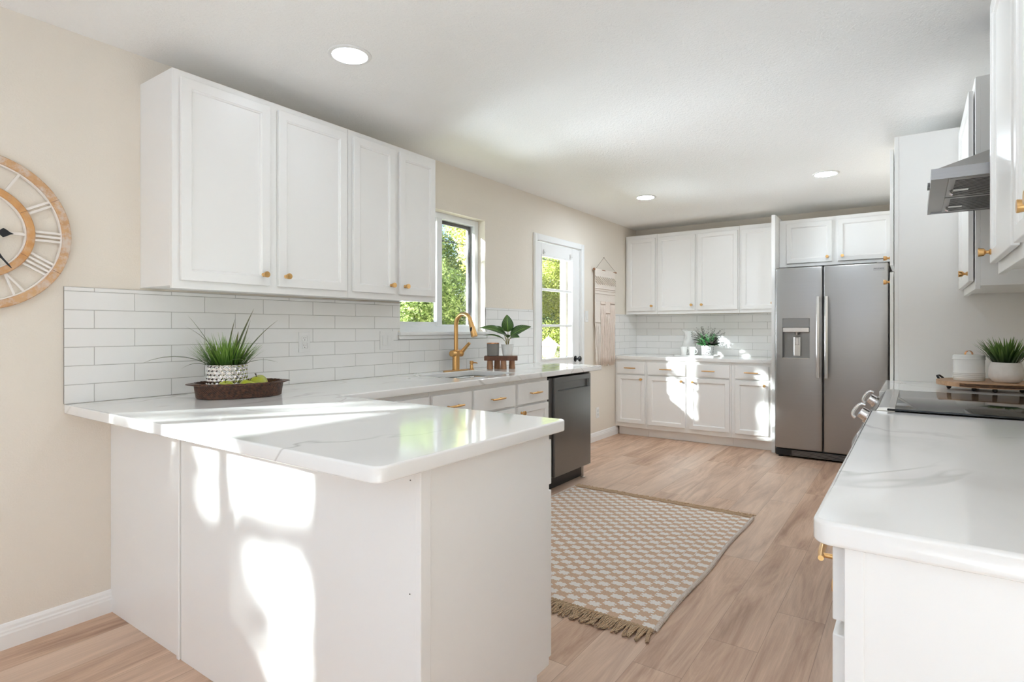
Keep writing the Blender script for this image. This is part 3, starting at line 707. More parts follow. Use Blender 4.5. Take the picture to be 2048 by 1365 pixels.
bm = bmesh.new(); n = 16; tube(bm, [(2.662 - 0.022 * math.sin(PI * i / n), 2.61 + (3.32 - 2.61) * i / n, 0.735) for i in range(n + 1)], 0.013, 14)
for yy in (2.64, 3.29): tube(bm, [(2.700, yy, 0.735), (2.660, yy, 0.735)], 0.011, 12)
finish('oven_handle', bm, M['steell'], od, True, angle=50)
bm = bmesh.new(); box(bm, 2.705, 2.774, 2.574, 3.358, 0.07, 0.250, 0.005, 2); finish('storage_drawer', bm, M['steel'], rg)
bm = bmesh.new()
for (x, y) in ((2.80, 2.60), (2.80, 3.33), (3.3, 2.60), (3.3, 3.33)): tube(bm, [(x, y, 0.0), (x, y, 0.032)], 0.018, 12)
finish('feet', bm, M['black'], rg)

# hood
hd = empty('range_hood', (0, 0, 0), 0, 'stainless pyramid range hood with slotted filters, above the range', 'range hood')
hx, hy0, hy1, hz0, hz1 = 2.899, 2.582, 3.360, 1.764, 1.803
bm = bmesh.new(); hxb = XR - 0.001
lo = [(hx, hy0), (hxb, hy0), (hxb, hy1), (hx, hy1)]
A = [bm.verts.new((x, y, hz0)) for x, y in lo]; B = [bm.verts.new((x, y, hz1)) for x, y in lo]
for i in range(4): bm.faces.new((A[i], A[(i + 1) % 4], B[(i + 1) % 4], B[i]))
T = [bm.verts.new(p) for p in ((3.105, 2.84, 1.915), (hxb, 2.84, 1.915), (hxb, 3.10, 1.915), (3.105, 3.10, 1.915))]
B2 = [bm.verts.new((x + (0.014 if x < 3 else 0), y + (0.014 if y < 3 else -0.014), hz1 + 0.001)) for x, y in lo]
for i in range(4): bm.faces.new((B[i], B[(i + 1) % 4], B2[(i + 1) % 4], B2[i])); bm.faces.new((B2[i], B2[(i + 1) % 4], T[(i + 1) % 4], T[i]))
# underside with recess
ins = [(hx + 0.012, hy0 + 0.012), (hxb - 0.02, hy0 + 0.012), (hxb - 0.02, hy1 - 0.012), (hx + 0.012, hy1 - 0.012)]
C = [bm.verts.new((x, y, hz0)) for x, y in ins]; D = [bm.verts.new((x, y, hz0 + 0.006)) for x, y in ins]
for i in range(4): bm.faces.new((A[i], C[i], C[(i + 1) % 4], A[(i + 1) % 4])); bm.faces.new((C[i], D[i], D[(i + 1) % 4], C[(i + 1) % 4]))
bm.faces.new(D); finish('canopy', bm, M['steel'], hd)
bm = bmesh.new(); box(bm, 3.108, hxb, 2.843, 3.097, 1.913, CE - 0.002, 0.002); finish('chimney', bm, M['steell'], hd)
for fy0, fy1 in ((2.605, 2.960), (2.975, 3.335)):
    bm = bmesh.new(); box(bm, 2.952, XR - 0.04, fy0, fy1, 1.7645, 1.7675, 0.001)
    y = fy0 + 0.035
    while y < fy1 - 0.02:
        box(bm, 2.972, XR - 0.06, y, y + 0.010, 1.7640, 1.7646, 0, 1, 1); y += 0.022
    fl = finish('filter', bm, [M['steel'], M['dark']], hd)
    bm = bmesh.new(); ym = (fy0 + fy1) / 2 + 0.03; tube(bm, [(2.965, ym, 1.764), (2.965, ym, 1.750), (2.972, ym, 1.746)], 0.006, 10); box(bm, 2.972, 3.02, ym - 0.018, ym + 0.018, 1.7615, 1.7639, 0.001)
    finish('filter_latch', bm, M['steell'], fl)
bm = bmesh.new()
for k in range(4): lathe(bm, [(0, 0), (0.006, 0), (0.006, -0.008), (0, -0.008)], 12, (hx, 2.74 + 0.03 * k, hz0 + 0.018), 'x')
finish('control_buttons', bm, M['steeld'], hd)

# right uppers: frame front X
def RU(y1, y0, drs, z0, z1, label, fx=3.084, kn=1.482):
    return cabinet('wall_cabinet', label, 'cabinet', (fx, y1, 0), -R90, y1 - y0, XR - fx - 0.001, z0, z1, [(y1 - b, y1 - a, z0 + 0.036, z1 - 0.055, y1 - k, kn) for a, b, k in drs], gapy=0.005, bottom_lip=0.014)
RU(4.124, 3.364, [(3.384, 4.10, 3.425)], 1.406, 2.376, 'white wall cabinet between the steel hood and the pantry', 3.077)
RU(2.562, 2.000, [(2.020, 2.540, 2.500)], 1.410, 2.380, 'white wall cabinet at the upper right with the brass knob beside the steel hood')
RU(1.999, 1.10, [(1.575, 1.968, 1.605), (1.122, 1.545, 1.508)], 1.410, 2.380, 'white wall cabinet closest to the camera at the upper right edge')
# pantry
pt = empty('pantry_cabinet', (2.752, 4.13, 0), 0, 'tall white pantry cabinet between the right counter and the refrigerator', 'pantry cabinet')
bm = bmesh.new(); box(bm, 0.0, XR - 2.753, 0, 0.46, 0.10, 2.372, 0.001); box(bm, 0.06, XR - 2.753, 0, 0.46, 0.0, 0.101); finish('carcass', bm, M['cab'], pt)
bm = bmesh.new(); box(bm, -0.001, 0.020, -0.0015, 0.02, 0.10, 2.372, 0.0008); finish('corner_stile', bm, M['cab'], pt)
for za, zb, kz in ((1.606, 2.305, 1.657), (0.125, 1.566, 1.510)):
    for y0_, y1_, ky in ((0.012, 0.448, 0.07),):
        bm = bmesh.new(); w_, h_ = y1_ - y0_, zb - za
        bm = door_bm(w_, h_); bmesh.ops.rotate(bm, cent=(0, 0, 0), matrix=Matrix.Rotation(-R90, 3, 'Z'), verts=bm.verts)
        bmesh.ops.translate(bm, vec=(-0.005, y1_, za), verts=bm.verts); d_ = finish('door', bm, M['cab'], pt)
        bm = knob_bm(0, kz, -0.024); bmesh.ops.rotate(bm, cent=(0, 0, 0), matrix=Matrix.Rotation(-R90, 3, 'Z'), verts=bm.verts)
        bmesh.ops.translate(bm, vec=(0, ky, 0), verts=bm.verts); finish('knob', bm, M['brass'], d_, True, angle=35)
# filler between the pantry and the far wall
bm = bmesh.new(); box(bm, 2.752, XR - 0.001, 4.592, YF - 0.001, 0.0, CE - 0.001); structure('wall_alcove', bm, M['wall'])

# ---------------------------------------------------------------- refrigerator
fr_ = empty('refrigerator', (1.755, 5.952, 0), 0, 'stainless side-by-side refrigerator with a water and ice dispenser', 'refrigerator')
bm = bmesh.new(); box(bm, 0.006, 0.902, 0.085, 0.78, 0.03, 1.790, 0.003); finish('body', bm, M['steeld'], fr_)
def fdoor(x0, x1, z0, z1, niche=None):
    bm = bmesh.new(); box(bm, x0, x1, 0.0, 0.078, z0, z1, 0.012, 4)
    cuts = [x0 + 0.014 + (x1 - x0 - 0.028) * k / 10 for k in range(1, 10)]
    if niche: cuts += [niche[0], niche[1]]
    for c in cuts: bmesh.ops.bisect_plane(bm, geom=bm.verts[:] + bm.edges[:] + bm.faces[:], plane_co=(c, 0, 0), plane_no=(1, 0, 0))
    if niche:
        for c in (niche[2], niche[3], niche[2] - 0.004, niche[3] + 0.004): bmesh.ops.bisect_plane(bm, geom=bm.verts[:] + bm.edges[:] + bm.faces[:], plane_co=(0, 0, c), plane_no=(0, 0, 1))
        fs = [f for f in bm.faces if f.calc_center_median().y < 0.001 and niche[0] < f.calc_center_median().x < niche[1] and niche[2] < f.calc_center_median().z < niche[3]]
        bmesh.ops.inset_region(bm, faces=fs, thickness=0.002, depth=0)
        r_ = bmesh.ops.inset_region(bm, faces=fs, thickness=0.004, depth=-0.070)
        for f in list(r_['faces']) + fs: f.material_index = 1
    xc, hw = (x0 + x1) / 2, (x1 - x0) / 2
    for v in bm.verts:
        if v.co.y < 0.045: v.co.y -= 0.010 * (1 - ((v.co.x - xc) / hw) ** 2)
    return bm
ld = finish('door', fdoor(0.0, 0.402, 0.090, 1.803, (0.064, 0.300, 0.945, 1.325)), [M['steel'], M['steeld']], fr_, True, angle=30)
rd = finish('door', fdoor(0.411, 0.909, 0.090, 1.803), M['steel'], fr_, True, angle=30)
for x, d_ in ((0.372, ld), (0.440, rd)):
    bm = bmesh.new()
    pts = [(x, -0.062 - 0.004 * math.sin(PI * i / 12), 0.775 + 0.745 * i / 12) for i in range(13)]
    tube(bm, pts, 0.0165, 14)
    for v in bm.verts: v.co.y = -0.064 + (v.co.y + 0.064) * 0.75
    for zz in (0.80, 1.495): box(bm, x - 0.013, x + 0.013, -0.060, 0.000, zz - 0.022, zz + 0.022, 0.004)
    finish('handle', bm, M['steelv'], d_, True, angle=40)
bm = bmesh.new(); yq = -0.011
box(bm, 0.066, 0.298, yq, 0.03, 1.236, 1.323, 0.003); dp = finish('dispenser_panel', bm, M['steeld'], ld)
bm = bmesh.new(); box(bm, 0.070, 0.294, yq - 0.004, 0.03, 1.192, 1.236, 0.003); finish('dispenser_lip', bm, M['steell'], ld)
bm = bmesh.new(); box(bm, 0.155, 0.215, 0.040, 0.062, 0.965, 1.15, 0.006, 2); box(bm, 0.168, 0.202, 0.036, 0.042, 1.07, 1.14, 0.003); tube(bm, [(0.186, 0.02, 1.195), (0.186, 0.02, 1.165)], [0.02, 0.014], 14); finish('dispenser_paddle', bm, M['steell'], ld)
bm = bmesh.new(); box(bm, 0.068, 0.296, yq, 0.055, 0.944, 0.951, 0.001); finish('drip_tray', bm, M['steell'], ld)
bm = bmesh.new(); box(bm, 0.797, 0.882, -0.0075, 0.002, 1.737, 1.767, 0.001); bd = finish('badge', bm, M['steel'], rd)
def text_mesh(name, body, size, loc, rot, mat, parent, ext=0.0004):
    cu = bpy.data.curves.new(name, 'FONT'); cu.body = body; cu.size = size; cu.extrude = ext; cu.align_x = 'CENTER'; cu.align_y = 'CENTER'
    o = bpy.data.objects.new(name, cu); COL.objects.link(o); bpy.context.view_layer.update()
    me = bpy.data.meshes.new_from_object(o.evaluated_get(bpy.context.evaluated_depsgraph_get())); bpy.data.objects.remove(o)
    me.materials.clear(); r = link(name, me, mat, parent); r.location = loc; r.rotation_euler = rot; return r
text_mesh('badge_lettering', 'FRIGIDAIRE', 0.0148, (0.8395, -0.0081, 1.752), (PI / 2, 0, 0), M['dark'], bd)
bm = bmesh.new(); box(bm, 0.0, 0.908, 0.035, 0.085, 0.016, 0.078, 0.006, 2)
finish('toe_grille', bm, M['black'], fr_)
g_ = [o for o in fr_.children if o.name.startswith('toe_grille')][0]
bm = bmesh.new()
for k in range(5): box(bm, 0.14, 0.895, 0.028, 0.036, 0.022 + 0.011 * k, 0.027 + 0.011 * k)
finish('grille_slats', bm, M['steeld'], g_)
bm = bmesh.new()
for (x, y) in ((0.04, 0.07), (0.87, 0.07), (0.04, 0.7), (0.87, 0.7)): tube(bm, [(x, y, 0), (x, y, 0.034)], 0.02, 12)
finish('feet', bm, M['black'], fr_)
bm = bmesh.new(); box(bm, 0.03, 0.10, 0.02, 0.10, 1.790, 1.812, 0.004); box(bm, 0.82, 0.88, 0.02, 0.10, 1.790, 1.812, 0.004); finish('hinge_covers', bm, M['steeld'], fr_)

# ---------------------------------------------------------------- electrical plates
def outlet(loc, axis_rot, label, kind='outlet', w=0.072, h=0.116):
    r = empty('wall_outlet' if kind == 'outlet' else 'light_switch', loc, axis_rot, label, 'outlet' if kind == 'outlet' else 'light switch')
    bm = bmesh.new(); box(bm, -w / 2, w / 2, -0.0055, 0.0, -h / 2, h / 2, 0.002, 2); pf = finish('cover_plate', bm, M['plate'], r)
    if kind == 'outlet':
        for zc in (0.021, -0.021):
            bm = bmesh.new(); box(bm, -0.017, 0.017, -0.0075, -0.005, zc - 0.0165, zc + 0.0165, 0.004, 2); s_ = finish('socket', bm, M['plate'], r)
            bm = bmesh.new(); box(bm, -0.0075, -0.0055, -0.0080, -0.0070, zc - 0.001, zc + 0.008); box(bm, 0.0055, 0.0075, -0.0080, -0.0070, zc + 0.0, zc + 0.007); lathe(bm, [(0, 0), (0.0024, 0), (0.0024, 0.001), (0, 0.001)], 10, (0, -0.0080, zc - 0.0085), 'y'); finish('slots', bm, M['plug'], s_)
    else:
        n = max(1, round((w - 0.026) / 0.046))
        for k in range(n):
            xc = (k - (n - 1) / 2) * 0.046
            bm = bmesh.new(); box(bm, xc - 0.0165, xc + 0.0165, -0.0085, -0.005, -0.033, 0.033, 0.002, 2); finish('rocker', bm, M['plate'], r)
    return r
outlet((0.0086, 1.990, 1.148), R90, 'white duplex outlet on the tiles between the two plants')
outlet((0.0086, 2.612, 1.148), R90, 'double white switch plate on the tiles just beside the sink window', 'switch', 0.118, 0.122)
outlet((0.0006, 5.432, 1.355), R90, 'white light switch on the beige wall between the glazed door and the woven hanging', 'switch')
outlet((0.0006, 5.690, 0.305), R90, 'low white outlet on the beige wall beyond the dishwasher')

# ---------------------------------------------------------------- recessed lights
def downlight(x, y, label, power=188):
    r = empty('recessed_light', (x, y, CE), 0, label, 'ceiling light', 'round recessed lights in the kitchen ceiling')
    bm = bmesh.new(); lathe(bm, [(0.078, -0.0065), (0.084, -0.0075), (0.094, -0.004), (0.096, -0.0005), (0.078, -0.0004), (0.078, -0.0065)], 48, cap=False); finish('trim_ring', bm, M['plate'], r, True, angle=40)
    bm = bmesh.new(); lathe(bm, [(0.078, -0.004), (0.05, -0.0055), (0.0, -0.006)], 48); 
    k = 'glow%d' % power
    if k not in M: M[k] = NT('lamp_diffuser').set(Base_Color=(1, 1, 1, 1), Emission_Color=(0.78, 0.89, 1.0, 1), Emission_Strength=float(power)).m
    finish('diffuser', bm, M[k], r, True)
    return r
downlight(0.779, 1.686, 'large glowing recessed ceiling light above the peninsula', 19)
downlight(0.798, 5.089, 'glowing recessed ceiling light nearest the glazed door')
downlight(2.275, 5.137, 'glowing recessed ceiling light in front of the refrigerator')
downlight(2.275, 1.686, 'recessed ceiling light above the walkway beside the peninsula', 80)
downlight(3.70, -1.70, 'recessed ceiling light behind the camera on the dining side', 55)
downlight(0.95, -1.4, 'recessed ceiling light behind the camera near the side window', 50)

# ---------------------------------------------------------------- wall clock
ck = empty('wall_clock', (0.0, 0.588, 1.590), R90, 'large round wooden wall clock with white Roman numerals on the beige wall', 'clock')
def ring_bm(r0, r1, y0, y1, seg=96, bev=0.003):
    bm = bmesh.new()
    lathe(bm, [(r0, y0), (r0, y1 + bev), (r0 + bev, y1), (r1 - bev, y1), (r1, y1 + bev), (r1, y0), (r0, y0)], seg, (0, 0, 0), 'y')
    bmesh.ops.delete(bm, geom=[f for f in bm.faces if len(f.verts) > 4], context='FACES_ONLY')
    return bm
finish('outer_rim', ring_bm(0.268, 0.299, -0.004, -0.026), M['clockwood'], ck, True, angle=40)
finish('inner_rim', ring_bm(0.155, 0.181, -0.010, -0.027), M['clockwood2'], ck, True, angle=40)
bm = bmesh.new()
for r0, r1 in ((0.263, 0.268), (0.150, 0.155)):
    b2 = ring_bm(r0, r1, -0.004, -0.020, 96, 0.0005); me = bpy.data.meshes.new('t'); b2.to_mesh(me); b2.free(); bm.from_mesh(me); bpy.data.meshes.remove(me)
finish('metal_bands', bm, M['cream'], ck, True, angle=40)
for k in range(6):
    bm = bmesh.new(); a = math.radians(31 + 60 * k)
    for r0, r1 in ((0.268, 0.2995), (0.155, 0.1812)):
        box(bm, r0, r1, -0.0268, -0.0262 if r0 > 0.2 else -0.0272, -0.0006, 0.0006)
    bmesh.ops.rotate(bm, cent=(0, 0, 0), matrix=Matrix.Rotation(-a, 3, 'Y'), verts=bm.verts); finish('rim_joint', bm, M['riserwood'], ck)
def bar(bm, ang, off, tilt=0.0, w=0.0085, r0=0.179, r1=0.265):
    """bar at clock angle ANG (0 = twelve, clockwise), tangential offset OFF; TILT leans the outer end"""
    rr = bmesh.ops.create_cube(bm, size=1.0)['verts']
    L = r1 - r0
    for v in rr:
        u, dpt, q = v.co.x * w, v.co.y * 0.006 - 0.0163, v.co.z * L + (r0 + r1) / 2
        u += off + tilt * (v.co.z + 0.5)
        v.co = Vector((u * math.cos(ang) + q * math.sin(ang), dpt, -u * math.sin(ang) + q * math.cos(ang)))
NUM = {1: 'I', 2: 'II', 3: 'III', 4: 'IIII', 5: 'V', 6: 'VI', 7: 'VII', 8: 'VIII', 9: 'IX', 10: 'X', 11: 'XI', 12: 'XII'}
for h_, s_ in NUM.items():
    bm = bmesh.new(); a = h_ * PI / 6; wd_ = {'I': 0.0165, 'V': 0.034, 'X': 0.034}
    tot = sum(wd_[c] for c in s_); u = -tot / 2
    for c in s_:
        m_ = u + wd_[c] / 2
        if c == 'I': bar(bm, a, m_)
        elif c == 'V': bar(bm, a, m_ - 0.001, -0.016, 0.0075); bar(bm, a, m_ + 0.001, 0.016, 0.0075)
        else: bar(bm, a, m_ - 0.012, 0.024, 0.0075); bar(bm, a, m_ + 0.012, -0.024, 0.0075)
        u += wd_[c]
    finish('numeral', bm, M['cream'], ck)
bm = bmesh.new()
for a in (0, PI / 2, PI, 3 * PI / 2): bar(bm, a, 0.0, 0, 0.010, 0.02, 0.157)
finish('cross_braces', bm, M['cream'], ck)
bm = bmesh.new(); lathe(bm, [(0, -0.004), (0.035, -0.004), (0.035, -0.024), (0.0, -0.026)], 32, (0, 0, 0), 'y'); finish('movement_hub', bm, M['cream'], ck, True, angle=40)
def hand(ang, L, wb, y, spade):
    bm = bmesh.new(); n = 14; top = []
    prof = []
    for i in range(n + 1):
        t = i / n
        w_ = (0.0032 + (wb * math.exp(-((t - 0.80) / 0.085) ** 2) if spade else wb * max(0, 1 - abs(t - 0.45) / 0.35) ** 1.2)) * (1 if t < 0.97 else 0.3)
        prof.append((w_, -0.03 + (L + 0.03) * t))
    L1 = [bm.verts.new((w_, y, q)) for w_, q in prof]; L2 = [bm.verts.new((-w_, y, q)) for w_, q in prof]
    U1 = [bm.verts.new((w_, y - 0.0015, q)) for w_, q in prof]; U2 = [bm.verts.new((-w_, y - 0.0015, q)) for w_, q in prof]
    for A, B in ((L1, L2), (L2, U2), (U2, U1), (U1, L1)):
        for i in range(n): bm.faces.new((A[i], A[i + 1], B[i + 1], B[i]))
    bmesh.ops.rotate(bm, cent=(0, 0, 0), matrix=Matrix.Rotation(ang, 3, 'Y'), verts=bm.verts)
    return finish('hand', bm, M['black'], ck)
hand(math.radians(92), 0.112, 0.015, -0.030, True)
hand(math.radians(142), 0.172, 0.011, -0.033, False)

# ---------------------------------------------------------------- woven wall hanging
def fabric(name, c1, c2, sc_=220):
    m = NT(name); p = m.obj(); x, y, z = m.sep(p)
    w1 = m.math('SINE', m.math('MULTIPLY', z, sc_ * 3)); w2 = m.math('SINE', m.math('MULTIPLY', x, sc_ * 3))
    m.set(Base_Color=m.mix(m.noise(p, 60, 3), c1, c2), Roughness=0.95)
    m.bump(m.math('ADD', m.math('MULTIPLY', w1, w2), m.noise(p, 200, 2)), 0.5, 0.003); return m.m
M['cotton'] = fabric('natural_cotton_cord', S(236, 224, 212), S(250, 242, 234))
M['cottonp'] = fabric('blush_cotton_cord', S(240, 222, 208), S(250, 238, 228))
M['driftwood'] = plain('driftwood_rod', S(126, 108, 92), 0.8)
mh = empty('macrame_wall_hanging', (0.0, 5.575, 1.870), R90, 'cream woven macrame hanging with long fringe on the beige wall', 'wall hanging')
Wd = 0.495; rr_ = random.Random(5)
bm = bmesh.new(); tube(bm, [(-0.012 + 0.56 * i / 12, -0.026 + 0.002 * math.sin(i), 0.001 * math.sin(i * 1.7)) for i in range(13)], 0.0075, 12)
lathe(bm, [(0, -0.026), (0.012, -0.022), (0.015, -0.010), (0.011, 0.0), (0, 0.002)], 14, (0, -0.026, 0), 'x'); ro = finish('rod', bm, M['legwood'], mh, True, angle=50)
bm = bmesh.new(); tube(bm, [(0.02, -0.030, 0.006), (0.262, -0.008, 0.150)], 0.0016, 6); tube(bm, [(0.262, -0.008, 0.150), (0.52, -0.030, 0.006)], 0.0016, 6); lathe(bm, [(0, 0), (0.002, 0), (0.002, -0.012), (0.005, -0.012), (0, -0.014)], 10, (0.262, 0, 0.150), 'y')
finish('hanging_cord', bm, M['driftwood'], mh)
bm = bmesh.new(); box(bm, 0.0, Wd, -0.034, -0.026, -0.345, 0.008, 0.003)
finish('woven_panel', bm, M['cotton'], mh)
def rope(bm, p0, p1, r, tw, n):
    p0, p1 = Vector(p0), Vector(p1); d = (p1 - p0); a = Vector((0, 1, 0)); b = d.normalized().cross(a)
    for ph in (0, PI):
        tube(bm, [p0 + d * i / n + (a * math.cos(tw * i / n + ph) + b * math.sin(tw * i / n + ph)) * r * 0.55 for i in range(n + 1)], r * 0.62, 6)
bm = bmesh.new()
for zz in (-0.205, -0.228, -0.262): rope(bm, (0.0, -0.037, zz), (Wd, -0.037, zz), 0.005, 60, 60)
for k in range(9):
    x0 = Wd * k / 9
    for j in range(3): rope(bm, (x0 + 0.002, -0.040, -0.075 - 0.026 * j), (x0 + Wd / 9 + 0.014, -0.040, -0.105 - 0.026 * j), 0.006, 12, 10)
finish('braided_rows', bm, M['cotton'], mh, True)
for (a, b, zt, zb, mt) in ((0.0, 0.125, -0.34, -0.575, 'cotton'), (0.130, 0.245, -0.34, -0.372, 'cottonp'), (0.250, 0.365, -0.34, -0.470, 'cottonp'), (0.370, Wd, -0.335, -0.36, 'cottonp')):
    bm = bmesh.new(); box(bm, a, b, -0.033, -0.027, zb, zt, 0.002); rope(bm, (a, -0.037, zb), (b, -0.037, zb), 0.0055, 20, 20); finish('woven_strip', bm, M[mt], mh)
    bm = bmesh.new(); n = int((b - a) / 0.0078)
    for i in range(n):
        x = a + 0.004 + (b - a - 0.006) * i / max(1, n - 1); ze = -1.045 + rr_.uniform(-0.022, 0.03); dx, ph = rr_.uniform(-0.010, 0.010), rr_.uniform(0, 6)
        pts = [(x + dx * (k / 7) + 0.002 * math.sin(ph + k), -0.030 - rr_.uniform(0, 0.009) * (k > 0), zb + 0.004 + (ze - zb) * k / 7) for k in range(8)]
        tube(bm, pts, [0.0036] * 7 + [0.0048], 5)
    finish('fringe', bm, M[mt], mh, True)

# ---------------------------------------------------------------- rug
def rugmat():
    m = NT('tan_and_cream_star_rug'); p = m.obj(); x, y, z = m.sep(p)
    px, py = 0.1085, 0.0812
    qx = m.math('MULTIPLY', m.math('ROUND', m.math('DIVIDE', x, 0.0045)), 0.0045); qy = m.math('MULTIPLY', m.math('ROUND', m.math('DIVIDE', y, 0.0036)), 0.0036)
    def cell(ox, oy):
        dx = m.math('ABSOLUTE', m.math('SUBTRACT', m.math('MULTIPLY', m.math('FRACT', m.math('ADD', m.math('DIVIDE', qx, px), 50.5 + ox)), px), px / 2))
        dy = m.math('ABSOLUTE', m.math('SUBTRACT', m.math('MULTIPLY', m.math('FRACT', m.math('ADD', m.math('DIVIDE', qy, py), 50.5 + oy)), py), py / 2))
        core = m.math('MULTIPLY', m.math('LESS_THAN', dx, 0.0220), m.math('LESS_THAN', dy, 0.0150))
        arms = m.math('MULTIPLY', m.math('LESS_THAN', dx, 0.0165), m.math('LESS_THAN', dy, 0.0212))
        tips = m.math('MULTIPLY', m.math('LESS_THAN', dx, 0.0290), m.math('MULTIPLY', m.math('LESS_THAN', dy, 0.0150), m.math('GREATER_THAN', dy, 0.0035)))
        notch = m.math('MULTIPLY', m.math('LESS_THAN', dx, 0.0050), m.math('GREATER_THAN', dy, 0.0165))
        return m.math('SUBTRACT', m.math('MINIMUM', m.math('ADD', m.math('ADD', core, arms), tips), 1.0), notch)
    s_ = m.math('MINIMUM', m.math('MAXIMUM', m.math('MAXIMUM', cell(0, 0), cell(0.5, 0.5)), 0.0), 1.0)
    wv = m.math('MULTIPLY', m.math('SINE', m.math('MULTIPLY', x, 1400)), m.math('SINE', m.math('MULTIPLY', y, 900)))
    n = m.noise(p, 260, 2)
    tan = m.mix(n, S(192, 156, 128), S(238, 206, 178)); wh = m.mix(n, S(238, 228, 220), S(252, 248, 244))
    m.set(Base_Color=m.mix(s_, tan, wh), Roughness=0.95); m.bump(m.math('ADD', m.math('ADD', n, m.math('MULTIPLY', wv, 0.4)), m.math('MULTIPLY', s_, 0.5)), 0.7, 0.004); return m.m
M['rug'] = rugmat(); M['jute'] = fabric('tan_jute_yarn', S(176, 146, 116), S(220, 190, 156), 300)
M['rugedge'] = fabric('cream_rug_binding', S(206, 186, 168), S(238, 230, 222), 200)
rx0, rx1, ry0, ry1 = 0.705, 1.992, 2.215, 3.905
rg_ = empty('rug', (1.962, 2.244, 0), 0, 'tan flatweave rug with cream stars and jute fringe on the plank floor', 'rug')
ox, oy = 1.962, 2.244
bm = bmesh.new(); NX, NY = 110, 150
def rz(x, y):
    e = min(1, (x - rx0) / 0.05, (rx1 - x) / 0.05)
    w_ = noise.noise(Vector((x * 3.1, y * 2.3, 1.0))); w2 = max(0.0, noise.noise(Vector((x * 1.1 + 4, y * 9.0, 3.0))))
    return 0.0075 + max(0, e) * (0.0045 * max(0, w_) + 0.007 * w2 * math.exp(-((y - 3.0) / 0.35) ** 2))
def rxw(x, y): return x + 0.006 * math.sin(y * 7.0) * ((x - rx0) / (rx1 - rx0))
G = [[bm.verts.new((rxw(rx0 + (rx1 - rx0) * i / NX, ry0 + (ry1 - ry0) * j / NY) - ox, ry0 + (ry1 - ry0) * j / NY - oy, rz(rx0 + (rx1 - rx0) * i / NX, ry0 + (ry1 - ry0) * j / NY))) for j in range(NY + 1)] for i in range(NX + 1)]
for i in range(NX):
    for j in range(NY): bm.faces.new((G[i][j], G[i + 1][j], G[i + 1][j + 1], G[i][j + 1]))
bnd = [G[i][0] for i in range(NX + 1)] + [G[NX][j] for j in range(1, NY + 1)] + [G[i][NY] for i in range(NX - 1, -1, -1)] + [G[0][j] for j in range(NY - 1, 0, -1)]
low = [bm.verts.new((v.co.x, v.co.y, 0.0008)) for v in bnd]
for i in range(len(bnd)): k = (i + 1) % len(bnd); bm.faces.new((bnd[i], low[i], low[k], bnd[k]))
bm.faces.new(low[::-1])
finish('woven_field', bm, M['rug'], rg_, True, angle=60)
for xe in (rx0, rx1):
    bm = bmesh.new(); n = 120
    for k in range(n):
        y = ry0 + (ry1 - ry0) * (k + 0.5) / n; xx = rxw(xe, y) - ox; s_ = 1 if xe == rx1 else -1
        tube(bm, [(xx - 0.006 * s_, y - oy - 0.003, 0.0095), (xx + 0.004 * s_, y - oy, 0.0120), (xx + 0.010 * s_, y - oy + 0.001, 0.0065), (xx + 0.006 * s_, y - oy + 0.003, 0.003)], 0.0052, 6)
    finish('whipped_edge', bm, M['rugedge'], rg_, True)
rr_ = random.Random(11)
for yb, s_ in ((ry0, -1), (ry1, 1)):
    bm = bmesh.new(); n = 210
    tube(bm, [(rx0 - ox + (rx1 - rx0) * i / 200, yb - oy + 0.001 * s_, 0.010 + 0.0015 * math.sin(i * 2.2)) for i in range(201)], [0.006 + 0.001 * math.sin(i * 2.2) for i in range(201)], 6)
    for k in range(n):
        x = rx0 - ox + (rx1 - rx0) * (k + 0.5) / n; L = rr_.uniform(0.085, 0.110) * (1 if s_ < 0 else 0.75); bend = rr_.uniform(-0.022, 0.022) + (0.03 if k > n - 8 else 0) * rr_.random(); hgt = rr_.uniform(0.003, 0.014)
        for ph in (0, 2.1, 4.2):
            pts = []; tw = rr_.uniform(10, 15)
            for i in range(9):
                t = i / 8; fl = 1 + 2.0 * max(0, t - 0.75)
                pts.append((x + bend * t * t + 0.0026 * fl * math.cos(ph + tw * t), yb - oy + s_ * L * t, max(0.0022, 0.0065 + hgt * math.sin(PI * min(1, t * 1.1)) * (1 - t) + 0.0024 * math.sin(ph + tw * t) + (0.001 if t < 1 else 0))))
            tube(bm, pts, 0.0019, 4, caps=False)
    tag(finish('fringe', bm, M['jute'], rg_, True), kind='stuff')

bm = bmesh.new(); box(bm, 0.9, 5.6, -3.4, -0.15, 0.0, 0.012, 0.004); M['bouncerug'] = plain('pale_grey_bounce', S(226, 227, 230), 0.95, bump=(200, 0.4, 0.004))  # unseen pale rug added to neutralise and lift the floor bounce
tag(finish('bounce_rug', bm, M['bouncerug']), 'unseen pale grey rug added behind the camera to bounce neutral light', 'rug')

